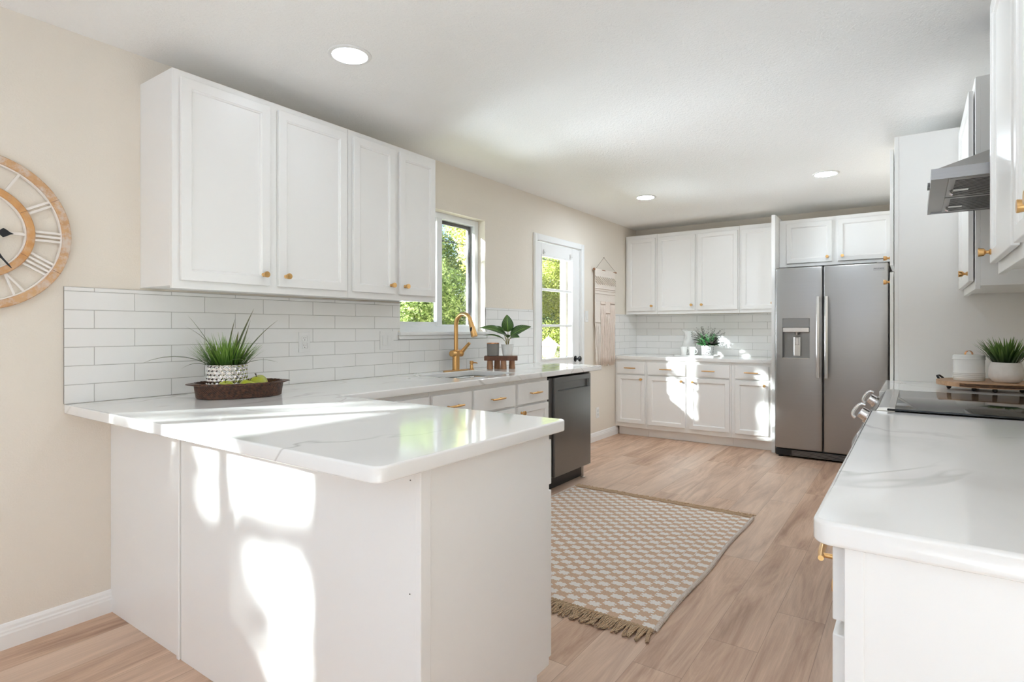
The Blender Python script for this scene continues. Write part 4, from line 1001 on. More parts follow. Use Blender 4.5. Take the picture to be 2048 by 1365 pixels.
# ---------------------------------------------------------------- blade plants
def blades(name, specs, mat, parent, wfold=0.25):
    """specs: base(x,y,z), dir angle, lean, length, width, droop"""
    vs_, fs_, tip = [], [], []
    for (bx, by, bz, an, lean, L, w_, droop) in specs:
        n = 7; ca, sa = math.cos(an), math.sin(an); x, z, th = 0.0, 0.0, lean; b0 = len(vs_)
        for i in range(n + 1):
            t = i / n; ww = w_ * (min(1, 0.55 + t * 1.6) if t < 0.4 else 1.0) * (1 - max(0, (t - 0.45) / 0.55) ** 1.5) + 0.0002
            cx_, cy_, cz_ = bx + x * ca, by + x * sa, bz + z
            vs_ += [(cx_ - sa * ww, cy_ + ca * ww, cz_ + ww * wfold), (cx_, cy_, cz_), (cx_ + sa * ww, cy_ - ca * ww, cz_ + ww * wfold)]; tip += [t] * 3
            th += droop / n; x += math.sin(th) * L / n; z += math.cos(th) * L / n
        for i in range(n):
            a = b0 + 3 * i; fs_ += [(a, a + 1, a + 4, a + 3), (a + 1, a + 2, a + 5, a + 4)]
    me = bpy.data.meshes.new(name); me.from_pydata(vs_, [], fs_)
    at = me.attributes.new('tip', 'FLOAT', 'POINT'); at.data.foreach_set('value', tip)
    for p in me.polygons: p.use_smooth = True
    return link(name, me, mat, parent)
# basket tray
bx_, by_ = 0.310, 1.440
bk = empty('woven_basket_tray', (bx_, by_, CT), math.radians(-20), 'dark brown oval woven basket tray on the peninsula counter', 'basket')
def oval(a_, b_, th): return (a_ * math.copysign(abs(math.cos(th)) ** 0.85, math.cos(th)), b_ * math.copysign(abs(math.sin(th)) ** 0.85, math.sin(th)))
bm = bmesh.new(); NS, NR = 720, 12
def wallring(f, z, k, amp=0.0):
    out = []
    for i in range(NS):
        th = 2 * PI * i / NS; x, y = oval(0.130 * f, 0.182 * f, th); L = math.hypot(x, y)
        d_ = amp * (0.5 + 0.5 * math.sin(th * 90 + (k // 3) * 2.2 + (k % 3) * 0.5)); out.append(bm.verts.new((x * (1 + d_ / L), y * (1 + d_ / L), z)))
    return out
rings = []
def weave(f, z, row, zf):
    out = []; g = math.sin(PI * zf) ** 0.6 if 0 < zf < 1 else 0.0
    for i in range(NS):
        th = 2 * PI * i / NS; x, y = oval(0.130 * f, 0.182 * f, th); L = math.hypot(x, y)
        d_ = g * (0.0018 + 0.0034 * abs(math.sin(th * 45 + zf * 1.3 * (1 if row % 2 else 1) + row * 1.25))); out.append(bm.verts.new((x * (1 + d_ / L), y * (1 + d_ / L), z)))
    return out
for row in range(NR):
    for q_ in range(4):
        t = (row + q_ / 4) / NR; f = 0.955 + 0.045 * t; rings.append(weave(f, 0.002 + 0.056 * t, row, q_ / 4))
for k in range(3): rings.append(wallring(1.025 - 0.02 * k, 0.062 + 0.0035 * (k == 1), k, 0.003))
for k in range(8): rings.append(wallring(0.975 - 0.004 * k, 0.060 - 0.0075 * k, k * 2, 0.001))
for A, B in zip(rings, rings[1:]):
    for i in range(NS): bm.faces.new((A[i], A[(i + 1) % NS], B[(i + 1) % NS], B[i]))
bm.faces.new(rings[0]); 
finish('woven_wall', bm, M['rattan'], bk, True)
bm = bmesh.new(); fr2 = wallring(0.955, 0.0180, 0); bm.faces.new(fr2); fr3 = wallring(0.94, 0.0005, 0); bm.faces.new(fr3[::-1])
for i in range(NS): bm.faces.new((fr2[i], fr3[i], fr3[(i + 1) % NS], fr2[(i + 1) % NS]))
finish('basket_floor', bm, M['rattan'], bk)
bm = bmesh.new()
tube(bm, [(*[c * 1.02 for c in oval(0.130, 0.182, 2 * PI * i / 80)], 0.0635) for i in range(81)], [0.0045 + 0.0010 * math.sin(i * 2.5) for i in range(81)], 8)
finish('rim', bm, M['rattan'], bk, True)
for s_ in (1, -1):
    bm = bmesh.new(); n = 18; A = []
    for j, (fo, zz) in enumerate(((0.0, 0.0615), (0.55, 0.0640), (1.0, 0.0650), (1.05, 0.0620), (0.5, 0.0590), (0.0, 0.0560))):
        row = []
        for i in range(n + 1):
            t = i / n; th = math.radians(55 + 70 * t); x, y = oval(0.132, 0.184, th)
            row.append(bm.verts.new((x, s_ * (y + fo * 0.034 * math.sin(PI * t)), zz)))
        A.append(row)
    for r0, r1 in zip(A, A[1:] + A[:1]):
        for i in range(n): bm.faces.new((r0[i], r0[i + 1], r1[i + 1], r1[i]))
    finish('basket_handle', bm, M['rattan'], bk, True)

# silver faceted planter with grass
px_, py_, pz_ = 0.255, 1.410, CT + 0.0182
po = empty('silver_planter', (px_, py_, pz_), 0, 'silver faceted glass planter of tall green grass standing in the brown basket', 'potted plant')
bm = bmesh.new(); R0, H0 = 0.0865, 0.127; NA, NZ = 320, 84; nhex = 24; hw = 2 * PI * R0 / nhex; hh = hw * 0.80; rings = []
def hexd(u, v):
    best, b2 = 9, 9
    for r_ in range(-1, 2):
        row_ = round(v / hh) + r_; o_ = 0.5 if row_ % 2 else 0.0; c_ = (round(u / hw - o_) + o_)
        for cc in (c_, c_ - 1, c_ + 1):
            d_ = math.hypot((u - cc * hw) / 1.0, (v - row_ * hh) * 1.06)
            if d_ < best: best, b2 = d_, best
            elif d_ < b2: b2 = d_
    return b2 - best
for j in range(NZ + 1):
    v = H0 * j / NZ; taper = 0.93 + 0.07 * min(1, v / 0.03) if v < 0.03 else 1.0; ring = []
    for i in range(NA):
        u = 2 * PI * R0 * i / NA; e = min(1.0, hexd(u, v) / 0.0095); fade = 1 if v < H0 - 0.004 else 0
        r_ = R0 * taper - 0.0030 * (1 - e) * fade + 0.0012 * e * fade
        ring.append(bm.verts.new((r_ * math.cos(u / R0), r_ * math.sin(u / R0), v)))
    rings.append(ring)
for k, (r_, z_) in enumerate(((R0 - 0.005, H0), (R0 - 0.006, H0 - 0.02))): rings.append([bm.verts.new((r_ * math.cos(2 * PI * i / NA), r_ * math.sin(2 * PI * i / NA), z_)) for i in range(NA)])
for A, B in zip(rings, rings[1:]):
    for i in range(NA): bm.faces.new((A[i], A[(i + 1) % NA], B[(i + 1) % NA], B[i]))
bm.faces.new(rings[0][::-1]); bm.faces.new(rings[-1]); finish('planter_bowl', bm, M['chrome'], po, False)
rr_ = random.Random(3); sp_ = []
for k in range(430):
    a = rr_.uniform(0, 2 * PI); q = math.sqrt(rr_.random()); r_ = 0.072 * q
    ln = 0.08 + 0.62 * q * rr_.uniform(0.6, 1.2)
    sp_.append((r_ * math.cos(a), r_ * math.sin(a), H0 - 0.02, a + rr_.uniform(-0.35, 0.35), ln, rr_.uniform(0.12, 0.185) * (1.0 - 0.15 * q), rr_.uniform(0.0012, 0.0021), rr_.uniform(0.0, 0.45)))
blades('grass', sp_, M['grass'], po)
V = math.radians
rt = math.radians(35)   # picture-plane right direction in world
wide = [(-0.01, -0.02, -1.9, 0.34, 0.285, 0.0085, 0.30), (-0.01, -0.01, -1.9, 0.22, 0.26, 0.007, 0.80), (0.0, 0.0, rt, 0.02, 0.235, 0.0065, 0.25), (0.02, 0, rt, 0.32, 0.30, 0.0085, 0.12), (0.04, 0.01, rt, 0.36, 0.235, 0.007, -0.05),
        (0.045, 0.02, rt, 0.45, 0.30, 0.006, 0.45), (-0.02, -0.045, -1.80, 0.80, 0.31, 0.0085, 1.15), (0.05, 0.02, rt, 0.85, 0.20, 0.005, 1.0), (0.03, -0.03, rt - 0.5, 0.6, 0.16, 0.006, 1.2), (-0.03, -0.05, rt + PI + 0.4, 0.7, 0.14, 0.006, 1.5), (0.0, 0.03, rt + 1.8, 0.3, 0.20, 0.006, 0.4)]
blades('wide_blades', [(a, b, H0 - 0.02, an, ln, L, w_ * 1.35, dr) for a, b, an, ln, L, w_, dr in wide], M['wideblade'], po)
bm = bmesh.new(); lathe(bm, [(0.0, H0 - 0.016), (0.05, H0 - 0.017), (R0 - 0.008, H0 - 0.019)], 32); finish('soil', bm, M['soil'], po)

# apples
m = NT('yellow_green_apple_skin'); p = m.obj(); x, y, z = m.sep(p)
m.set(Base_Color=m.mix(m.noise(p, 30, 4, 0.7), S(150, 160, 22), S(196, 200, 62)), Roughness=0.28); m.b.inputs['Coat Weight'].default_value = 0.3; M['apple'] = m.m
M['stem'] = plain('apple_stem', S(58, 44, 28), 0.7)
def apple(loc, rot, label, s=1.0):
    r = empty('green_apple', loc, 0, label, 'apple', 'green apples in the woven basket')
    bm = bmesh.new(); R_ = 0.038; prof = []
    for i in range(25):
        t = PI * i / 24; rad = R_ * math.sin(t) ** 0.86 * (1.0 + 0.06 * math.cos(t)); h_ = R_ * 0.92 * math.cos(t) * -1
        h_ = -h_ if False else h_
        if i > 18: h_ -= 0.011 * ((i - 18) / 6) ** 1.6
        if i < 4: h_ += 0.005 * ((4 - i) / 4) ** 1.5
        prof.append((max(rad, 0.0), h_ + R_ * 0.86))
    lathe(bm, prof, 36); bmesh.ops.remove_doubles(bm, verts=bm.verts, dist=1e-5)
    for v in bm.verts:
        a = math.atan2(v.co.y, v.co.x); k = 1 + 0.018 * math.cos(5 * a) * (v.co.z / (2 * R_)); v.co.x *= k; v.co.y *= k
    body = finish('apple_body', bm, M['apple'], r, True)
    bm = bmesh.new(); tube(bm, [(0, 0, 0.052), (0.001, 0.0, 0.064), (0.004, 0.001, 0.077)], [0.0018, 0.0014, 0.0021], 8); finish('stem', bm, M['stem'], r, True, angle=40)
    r.rotation_euler = rot; r.scale = (s, s, s); return r
az = CT + 0.0185
apple((0.360, 1.352, az), (V(14), V(14), 0), 'green apple at the camera side of the basket, in front of the silver planter', 0.95)
apple((0.376, 1.425, az), (V(-6), V(20), 1), 'green apple half sunk behind the basket rim beside the front apple', 0.95)
apple((0.350, 1.506, az), (V(-12), V(4), 2), 'large green apple towards the window end of the basket with its stem up', 1.08)
apple((0.285, 1.558, az), (V(-18), V(-2), 3), 'green apple behind the large one at the window end of the basket', 1.08)

# ---------------------------------------------------------------- riser, jar and striped plant beside the sink
rs_x, rs_y = 0.230, 3.585
ri = empty('wooden_riser', (rs_x, rs_y, CT), 0, 'small dark wooden riser on four legs beside the soap dispenser', 'riser')
TA = math.radians(35)
def rot2(x, y, a=TA): return (x * math.cos(a) - y * math.sin(a), x * math.sin(a) + y * math.cos(a))
bm = bmesh.new(); box(bm, -0.128, 0.128, -0.060, 0.060, 0.066, 0.100, 0.004, 2); bmesh.ops.rotate(bm, cent=(0, 0, 0), matrix=Matrix.Rotation(TA, 3, 'Z'), verts=bm.verts); finish('top_slab', bm, M['riserwood'], ri)
for (x, y) in ((-0.084, -0.032), (-0.03, 0.032), (0.020, -0.032), (0.085, 0.030)):
    bm = bmesh.new(); X_, Y_ = rot2(x, y); lathe(bm, [(0, 0.0), (0.0235, 0.0), (0.0245, 0.003), (0.0215, 0.067), (0, 0.067)], 18, (X_, Y_, 0)); finish('leg', bm, M['legwood'], ri, True, angle=40)
m = NT('smoked_ribbed_glass'); p = m.obj(); m.set(Base_Color=S(146, 143, 140), Roughness=0.22, Alpha=1.0); M['smoke'] = m.m
jx, jy = rot2(-0.062, 0.004)
jr = empty('candle_jar', (rs_x + jx, rs_y + jy, CT + 0.1005), 0, 'smoky grey ribbed glass candle jar on the wooden riser', 'candle jar')
bm = bmesh.new(); rings = []
for r_, z_ in ((0.0, 0.0), (0.040, 0.0), (0.0445, 0.003), (0.0468, 0.094), (0.0476, 0.098), (0.0450, 0.098), (0.0440, 0.093), (0.0425, 0.012), (0.0, 0.010)):
    rings.append([bm.verts.new(((r_ * (1 + (0.022 * math.cos(i * PI) if 0.003 <= z_ <= 0.095 and r_ > 0.0446 or z_ == 0.003 else 0))) * math.cos(2 * PI * i / 72), r_ * (1 + (0.022 * math.cos(i * PI) if 0.003 <= z_ <= 0.095 and r_ > 0.0446 or z_ == 0.003 else 0)) * math.sin(2 * PI * i / 72), z_)) for i in range(72)])
for A, B in zip(rings, rings[1:]):
    for i in range(72): bm.faces.new((A[i], A[(i + 1) % 72], B[(i + 1) % 72], B[i]))
bmesh.ops.remove_doubles(bm, verts=bm.verts, dist=1e-6); finish('glass_cup', bm, M['smoke'], jr, True, angle=30)
bm = bmesh.new(); lathe(bm, [(0.0445, 0.0935), (0.0478, 0.094), (0.0482, 0.098), (0.0478, 0.1005), (0.0448, 0.1005), (0.0445, 0.0935)], 48, cap=False); finish('copper_rim', bm, M['copper'], jr, True, angle=40)
bm = bmesh.new(); lathe(bm, [(0, 0.0112), (0.0415, 0.0112), (0.0418, 0.062), (0, 0.063)], 32); finish('wax', bm, M['ceramic'], jr)

# striped-leaf plant
def stripemat():
    m = NT('zebra_striped_leaf'); uv = m.n('ShaderNodeUVMap', uv_map='UVMap').outputs[0]; u, v, w_ = m.sep(uv)
    au = m.math('ABSOLUTE', m.math('SUBTRACT', u, 0.5))
    ph = m.math('SINE', m.math('MULTIPLY', m.math('SUBTRACT', v, m.math('MULTIPLY', au, 0.55)), 78.0))
    st = m.math('GREATER_THAN', ph, 0.62); mid = m.math('LESS_THAN', au, 0.035); edge = m.math('GREATER_THAN', au, 0.44)
    lt = m.math('MULTIPLY', m.math('MAXIMUM', st, mid), m.math('SUBTRACT', 1.0, edge))
    c = m.mix(lt, S(28, 66, 34), m.mix(m.noise(m.obj(), 18, 2), S(84, 140, 54), S(160, 186, 96)))
    m.set(Base_Color=c, Roughness=0.35); return m.m
M['zebra'] = stripemat(); M['stalk'] = plain('pale_leaf_stalk', S(168, 160, 96), 0.5)
sx_, sy_ = rot2(0.050, 0.004)
zp = empty('striped_leaf_plant', (rs_x + sx_, rs_y + sy_, CT + 0.1005), 0, 'green striped-leaf plant in a white ribbed pot on the wooden riser', 'potted plant')
bm = bmesh.new(); prof = [(0, 0), (0.034, 0.0), (0.036, 0.003)]
for i in range(1, 26): t = i / 26; prof.append((0.0365 + 0.0125 * t + (0.0007 if i % 2 else -0.0004), 0.003 + 0.084 * t))
prof += [(0.0495, 0.0885), (0.0462, 0.0885), (0.045, 0.078), (0, 0.078)]
lathe(bm, prof, 48); finish('pot', bm, M['ceramic'], zp, True, angle=50)
bm = bmesh.new(); lathe(bm, [(0, 0.081), (0.03, 0.080), (0.0445, 0.079)], 24); finish('soil', bm, M['soil'], zp)
def leaf(base, p1, tipp, wid, nrm, curl=0.25):
    """broad leaf from p1 to tip with stalk from base; NRM roughly faces up from the blade"""
    base, p1, tipp, nrm = Vector(base), Vector(p1), Vector(tipp), Vector(nrm).normalized()
    bm = bmesh.new(); uvl = bm.loops.layers.uv.new('UVMap'); n, m_ = 14, 6; d = tipp - p1; L = d.length; side = d.normalized().cross(nrm).normalized(); up = side.cross(d.normalized()).normalized()
    if up.dot(nrm) < 0: up = -up
    rows = []
    for i in range(n + 1):
        t = i / n; w_ = wid * (math.sin(PI * min(1.0, t ** 0.72)) ** 0.75) if 0 < t < 1 else 0.0008
        c = p1 + d * t + up * (curl * L * math.sin(PI * t) * 0.35 - curl * L * t * t * 0.25)
        rows.append([(c + side * w_ * (j / m_ * 2 - 1) + up * (abs(j / m_ * 2 - 1) ** 1.3 * w_ * 0.30), (j / m_, t)) for j in range(m_ + 1)])
    V_ = [[bm.verts.new(q[0]) for q in r] for r in rows]
    for i in range(n):
        for j in range(m_):
            f = bm.faces.new((V_[i][j], V_[i][j + 1], V_[i + 1][j + 1], V_[i + 1][j]))
            for lp, (a, b) in zip(f.loops, ((i, j), (i, j + 1), (i + 1, j + 1), (i + 1, j))): lp[uvl].uv = rows[a][b][1]
    lo_ = finish('leaf', bm, M['zebra'], zp, True)
    bm = bmesh.new(); mid = (base + p1) / 2 + Vector((0, 0, 0.008)); tube(bm, [base, mid, p1 + d * 0.04], [0.0030, 0.0024, 0.0018], 8); finish('stalk', bm, M['stalk'], lo_, True)
ru = Vector((math.cos(rt), math.sin(rt), 0)); fw = Vector((math.sin(rt), -math.cos(rt), 0))  # right / towards camera
Zv = Vector((0, 0, 1))
for (a, b, wv, nv) in (((0.004, 0, 0.185), (-0.004, 0.01, 0.318), 0.047, fw * 1.0 + Zv * 0.25), ((-0.02, 0.01, 0.165), (-0.215, 0.02, 0.225), 0.040, Zv * 1.0 + fw * 0.7), ((0.022, 0.005, 0.150), (0.178, 0.03, 0.232), 0.045, Zv + fw * 1.0 - ru * 0.1),
                       ((-0.01, 0.02, 0.150), (-0.09, 0.10, 0.235), 0.036, Zv + fw * 0.6), ((0.015, 0.03, 0.125), (0.09, 0.11, 0.150), 0.036, Zv + fw * 0.8), ((-0.03, 0.0, 0.13), (-0.185, 0.01, 0.165), 0.014, Zv + fw * 0.5), ((0.0, 0.035, 0.14), (-0.03, 0.12, 0.17), 0.030, Zv + fw * 0.5)):
    A = ru * a[0] + fw * a[1] + Zv * a[2]; B = ru * b[0] + fw * b[1] + Zv * b[2]
    leaf((0.006 * math.copysign(1, a[0]), 0, 0.078), A, B, wv, nv)

# ---------------------------------------------------------------- far counter group
fz = CT
tr_ = empty('serving_tray', (0.83, 6.545, fz), 0, 'thin pale tray under the mugs and plant on the far counter', 'tray')
bm = bmesh.new(); box(bm, -0.22, 0.22, -0.14, 0.14, 0.0, 0.006, 0.002)
for a in ((-0.22, -0.214, -0.14, 0.14), (0.214, 0.22, -0.14, 0.14), (-0.22, 0.22, -0.14, -0.134), (-0.22, 0.22, 0.134, 0.14)): box(bm, a[0], a[1], a[2], a[3], 0.004, 0.014, 0.0015)
finish('tray_body', bm, M['ceramic'], tr_)
def mug(loc, ang, label):
    r = empty('white_mug', loc, 0, label, 'mug')
    bm = bmesh.new(); lathe(bm, [(0, 0), (0.026, 0), (0.030, 0.003), (0.041, 0.098), (0.0415, 0.101), (0.0385, 0.101), (0.037, 0.094), (0.028, 0.008), (0, 0.007)], 36); b = finish('cup', bm, M['ceramic'], r, True, angle=40)
    bm = bmesh.new(); pts = []
    for i in range(11):
        a = PI * (i / 10) - PI / 2; pts.append(((0.035 + 0.026 * math.cos(a)) * math.cos(ang), (0.035 + 0.026 * math.cos(a)) * math.sin(ang), 0.052 + 0.028 * math.sin(a)))
    tube(bm, pts, 0.0045, 8); finish('handle', bm, M['ceramic'], r, True, angle=50); return r
mug((0.705, 6.455, fz + 0.0065), 0.0, 'white tapered mug beside the pitcher on the far tray')
mug((0.803, 6.445, fz + 0.0065), -0.2, 'white tapered mug in the sunlight beside the printed plant pot')
pi_ = empty('white_pitcher', (0.715, 6.59, fz + 0.0065), 0, 'tall white ceramic pitcher standing behind the two mugs', 'pitcher')
bm = bmesh.new(); prof = [(0, 0), (0.062, 0), (0.076, 0.012), (0.083, 0.05), (0.078, 0.10), (0.058, 0.16), (0.042, 0.20), (0.038, 0.225), (0.042, 0.255), (0.050, 0.280), (0.047, 0.280), (0.036, 0.24), (0.035, 0.22), (0, 0.20)]
lathe(bm, prof, 40)
for v in bm.verts:
    if v.co.z > 0.235 and v.co.x < 0: k = (v.co.z - 0.235) / 0.045; c_ = max(0, -v.co.x / 0.05) ** 2; v.co.x -= 0.040 * k * c_; v.co.z += 0.022 * k * c_
finish('vessel', bm, M['ceramic'], pi_, True, angle=60)
bm = bmesh.new(); tube(bm, [(0.042, 0, 0.262), (0.07, 0, 0.268), (0.098, 0, 0.235), (0.104, 0, 0.18), (0.092, 0, 0.125), (0.072, 0, 0.105)], [0.008, 0.0085, 0.008, 0.0075, 0.007, 0.008], 10); finish('handle', bm, M['ceramic'], pi_, True)
fp = empty('printed_pot_plant', (0.965, 6.475, fz + 0.0065), 0, 'bushy green and purple plant in a white printed pot on the far tray', 'potted plant')
bm = bmesh.new(); lathe(bm, [(0, 0), (0.058, 0), (0.062, 0.004), (0.066, 0.112), (0.0685, 0.114), (0.0685, 0.120), (0.063, 0.120), (0.061, 0.10), (0, 0.10)], 44); pp = finish('pot', bm, M['ceramic'], fp, True, angle=40)
def onpot(bm, a0, a1, z0, z1):
    n = max(2, int(abs(a1 - a0) / 0.06)); R_ = lambda z: 0.0630 + 0.0036 * (z / 0.11)
    for i in range(n):
        p = [a0 + (a1 - a0) * i / n, a0 + (a1 - a0) * (i + 1) / n]
        quad(bm, *[((R_(z) + 0.0005) * math.cos(a), (R_(z) + 0.0005) * math.sin(a), z) for a, z in ((p[0], z0), (p[1], z0), (p[1], z1), (p[0], z1))])
bm = bmesh.new(); c0 = -PI / 2 + 0.45
for k in range(-2, 3):
    a = c0 + k * 1.16
    for (za, zb) in ((0.012, 0.054), (0.062, 0.104)):
        onpot(bm, a - 0.5, a + 0.5, za, za + 0.003); onpot(bm, a - 0.5, a + 0.5, zb - 0.003, zb); onpot(bm, a - 0.5, a - 0.455, za, zb); onpot(bm, a + 0.455, a + 0.5, za, zb)
    onpot(bm, a - 0.24, a + 0.24, 0.092, 0.097); onpot(bm, a - 0.24, a + 0.24, 0.072, 0.077); onpot(bm, a - 0.24, a - 0.17, 0.072, 0.097); onpot(bm, a - 0.05, a + 0.08, 0.028, 0.040); onpot(bm, a - 0.34, a - 0.20, 0.036, 0.046); onpot(bm, a + 0.18, a + 0.32, 0.036, 0.046)
finish('printed_pattern', bm, M['black'], pp)
def sprigs(name, parent, n, mat, rad, hgt, z0, seed, lw=0.006, ll=0.016, up=0.5):
    q = random.Random(seed); vs_, fs_ = [], []
    for k in range(n):
        a = q.uniform(0, 2 * PI); ln = q.uniform(0.2, 1.25); L = rad * q.uniform(0.75, 1.1) / max(0.45, math.sin(ln) + 0.35)
        L = min(L, hgt * 1.25); x = z = 0.0; th = ln * 0.55
        for i in range(13):
            t = i / 12; th += (ln * 0.9) / 12; x += math.sin(th) * L / 12; z += math.cos(th) * L / 12
            if i < 2: continue
            c = Vector((x * math.cos(a) + 0.03 * math.cos(a), x * math.sin(a) + 0.03 * math.sin(a), z0 + z))
            for s_ in (-1, 1, 0):
                d_ = Vector((math.cos(a + s_ * 1.1 + q.uniform(-.4, .4)), math.sin(a + s_ * 1.1 + q.uniform(-.4, .4)), q.uniform(-0.3, 0.7))).normalized(); sd_ = d_.cross(Vector((q.uniform(-.4, .4), q.uniform(-.4, .4), 1))).normalized()
                l_, w_ = ll * (1.2 - 0.7 * t), lw * (1.2 - 0.6 * t); b = len(vs_)
                vs_ += [tuple(c), tuple(c + d_ * l_ * 0.5 + sd_ * w_), tuple(c + d_ * l_), tuple(c + d_ * l_ * 0.5 - sd_ * w_)]; fs_.append((b, b + 1, b + 2, b + 3))
    me = bpy.data.meshes.new(name); me.from_pydata(vs_, [], fs_); return link(name, me, mat, parent)
M['purpleleaf'] = plain('purple_green_leaves', S(62, 58, 52), 0.6); M['mintleaf'] = plain('mint_green_leaves', S(70, 132, 74), 0.5)
sprigs('outer_foliage', fp, 64, M['purpleleaf'], 0.19, 0.17, 0.10, 4, 0.008, 0.024); sprigs('inner_foliage', fp, 60, M['mintleaf'], 0.11, 0.115, 0.098, 9, 0.010, 0.026)
bm = bmesh.new(); lathe(bm, [(0, 0.106), (0.0615, 0.104)], 24); finish('soil', bm, M['soil'], fp)

# ---------------------------------------------------------------- right counter group
bo = empty('round_serving_board', (3.155, 3.80, CT), 0, 'round wooden serving board with a bark edge on small black feet, beyond the range', 'serving board')
RB_ = 0.212
bm = bmesh.new(); rings = []
for r_, z_ in ((0.0, 0.018), (RB_ - 0.002, 0.018), (RB_, 0.021), (RB_, 0.038), (RB_ - 0.003, 0.0415), (0, 0.0415)):
    rings.append([bm.verts.new((r_ * math.cos(2 * PI * i / 72), r_ * math.sin(2 * PI * i / 72), z_)) for i in range(72)])
for k, (A, B) in enumerate(zip(rings, rings[1:])):
    for i in range(72):
        f = bm.faces.new((A[i], A[(i + 1) % 72], B[(i + 1) % 72], B[i])); a = 360 * i / 72
        f.material_index = 1 if k == 2 and 232 < a < 345 else 0
bmesh.ops.remove_doubles(bm, verts=bm.verts, dist=1e-6); finish('board_disc', bm, [M['board'], M['bark']], bo, False)
for a in (200, 248, 275, 315, 100, 30):
    bm = bmesh.new(); r_ = 0.17 if a > 190 else 0.18; X_, Y_ = r_ * math.cos(V(a)), r_ * math.sin(V(a)); lathe(bm, [(0, 0), (0.006, 0.0), (0.0105, 0.006), (0.0105, 0.012), (0.007, 0.0182), (0, 0.0182)], 14, (X_, Y_, 0)); finish('foot', bm, M['black'], bo, True)
bm = bmesh.new(); tube(bm, [(-0.198, 0.05, 0.042), (-0.205, 0.07, 0.054), (-0.195, 0.10, 0.056), (-0.178, 0.118, 0.042)], 0.0055, 8); finish('handle', bm, M['black'], bo, True)
cn = empty('white_canister', (3.080, 3.795, CT + 0.042), 0, 'white ribbed metal canister with a copper strap handle on the wooden board', 'canister')
bm = bmesh.new(); prof = [(0, 0), (0.064, 0), (0.0655, 0.002)]
for k in range(4): prof += [(0.0655, 0.010 + k * 0.009), (0.0672, 0.0125 + k * 0.009), (0.0672, 0.0145 + k * 0.009), (0.0655, 0.017 + k * 0.009)]
prof += [(0.0655, 0.112), (0.0, 0.112)]; lathe(bm, prof, 64); finish('tin_body', bm, M['ceramic'], cn, True, angle=40)
bm = bmesh.new(); lathe(bm, [(0.0655, 0.108), (0.0685, 0.109), (0.0690, 0.112), (0.0672, 0.114), (0.0672, 0.126), (0.062, 0.132), (0.0, 0.134)], 64); ld_ = finish('lid', bm, M['ceramic'], cn, True, angle=50)
bm = bmesh.new(); n = 12
for i in range(n):
    a0, a1 = PI * i / n, PI * (i + 1) / n
    def q_(a, s_, t_): x_ = -0.019 * math.cos(a); z_ = 0.1325 + 0.020 * math.sin(a) + t_; X_, Y_ = rot2(x_, s_ * 0.006, rt); return (X_, Y_, z_)
    for t_ in (0.0, 0.0016): quad(bm, q_(a0, -1, t_), q_(a1, -1, t_), q_(a1, 1, t_), q_(a0, 1, t_))
    for s_ in (-1, 1): quad(bm, q_(a0, s_, 0), q_(a1, s_, 0), q_(a1, s_, 0.0016), q_(a0, s_, 0.0016))
finish('strap_handle', bm, M['copper'], ld_)
m = NT('whitewashed_clay'); p = m.obj(); m.set(Base_Color=m.mix(m.noise(p, 45, 4, 0.7), S(228, 222, 216), S(244, 241, 238)), Roughness=0.8); m.bump(m.noise(p, 60, 4), 0.3, 0.003); M['clay'] = m.m
gp = empty('grass_pot', (3.222, 3.745, CT + 0.042), 0, 'round white clay pot of spiky green grass on the wooden board', 'potted plant')
bm = bmesh.new(); lathe(bm, [(0, 0), (0.044, 0.0), (0.056, 0.006), (0.066, 0.022), (0.0695, 0.042), (0.067, 0.070), (0.0605, 0.092), (0.0575, 0.100), (0.0545, 0.100), (0.056, 0.085), (0, 0.085)], 56); finish('pot', bm, M['clay'], gp, True, angle=50)
rr_ = random.Random(21); sp_ = []
for k in range(190):
    a = rr_.uniform(0, 2 * PI); q = math.sqrt(rr_.random()); ln = 0.04 + 0.55 * q * rr_.uniform(0.7, 1.15)
    sp_.append((0.046 * q * math.cos(a), 0.046 * q * math.sin(a), 0.085, a + rr_.uniform(-0.3, 0.3), ln, rr_.uniform(0.105, 0.158), rr_.uniform(0.0030, 0.0048), rr_.uniform(0.0, 0.55)))
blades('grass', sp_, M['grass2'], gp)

# ---------------------------------------------------------------- garden outside
m = NT('garden_ground'); p = m.geo(); m.set(Base_Color=m.mix(m.noise(p, 3, 4), S(110, 120, 70), S(150, 136, 108)), Roughness=0.95); M['ground'] = m.m
bm = bmesh.new(); box(bm, -40, -0.15, -30, 40, -0.4, -0.15); structure('ground_garden', bm, M['ground'])
M['trunk'] = plain('tree_bark', S(96, 80, 64), 0.9, bump=(20, 0.6, 0.02))
def foliage_mesh(name, blobs, n, size, seed):
    q = random.Random(seed); vs_, fs_ = [], []; wt = [b[3] * b[4] * b[5] for b in blobs]
    for k in range(n):
        cx_, cy_, cz_, rx_, ry_, rz_ = q.choices(blobs, wt)[0]
        u = Vector((q.gauss(0, 1), q.gauss(0, 1), q.gauss(0, 1))).normalized() * (q.random() ** 0.35)
        c = Vector((cx_ + u.x * rx_, cy_ + u.y * ry_, cz_ + u.z * rz_)); s_ = size * q.uniform(0.6, 1.4)
        d_ = Vector((q.gauss(0, 1), q.gauss(0, 1), q.gauss(-0.2, 0.7))).normalized(); t_ = d_.cross(Vector((q.gauss(0, 1), q.gauss(0, 1), q.gauss(0, 1)))).normalized(); w_ = s_ * 0.30; b = len(vs_); nn = d_.cross(t_)
        vs_ += [tuple(c), tuple(c + d_ * s_ * 0.5 + t_ * w_ + nn * s_ * 0.08), tuple(c + d_ * s_), tuple(c + d_ * s_ * 0.5 - t_ * w_ + nn * s_ * 0.08)]; fs_ += [(b, b + 1, b + 2, b + 3)]
    me = bpy.data.meshes.new(name); me.from_pydata(vs_, [], fs_); return me
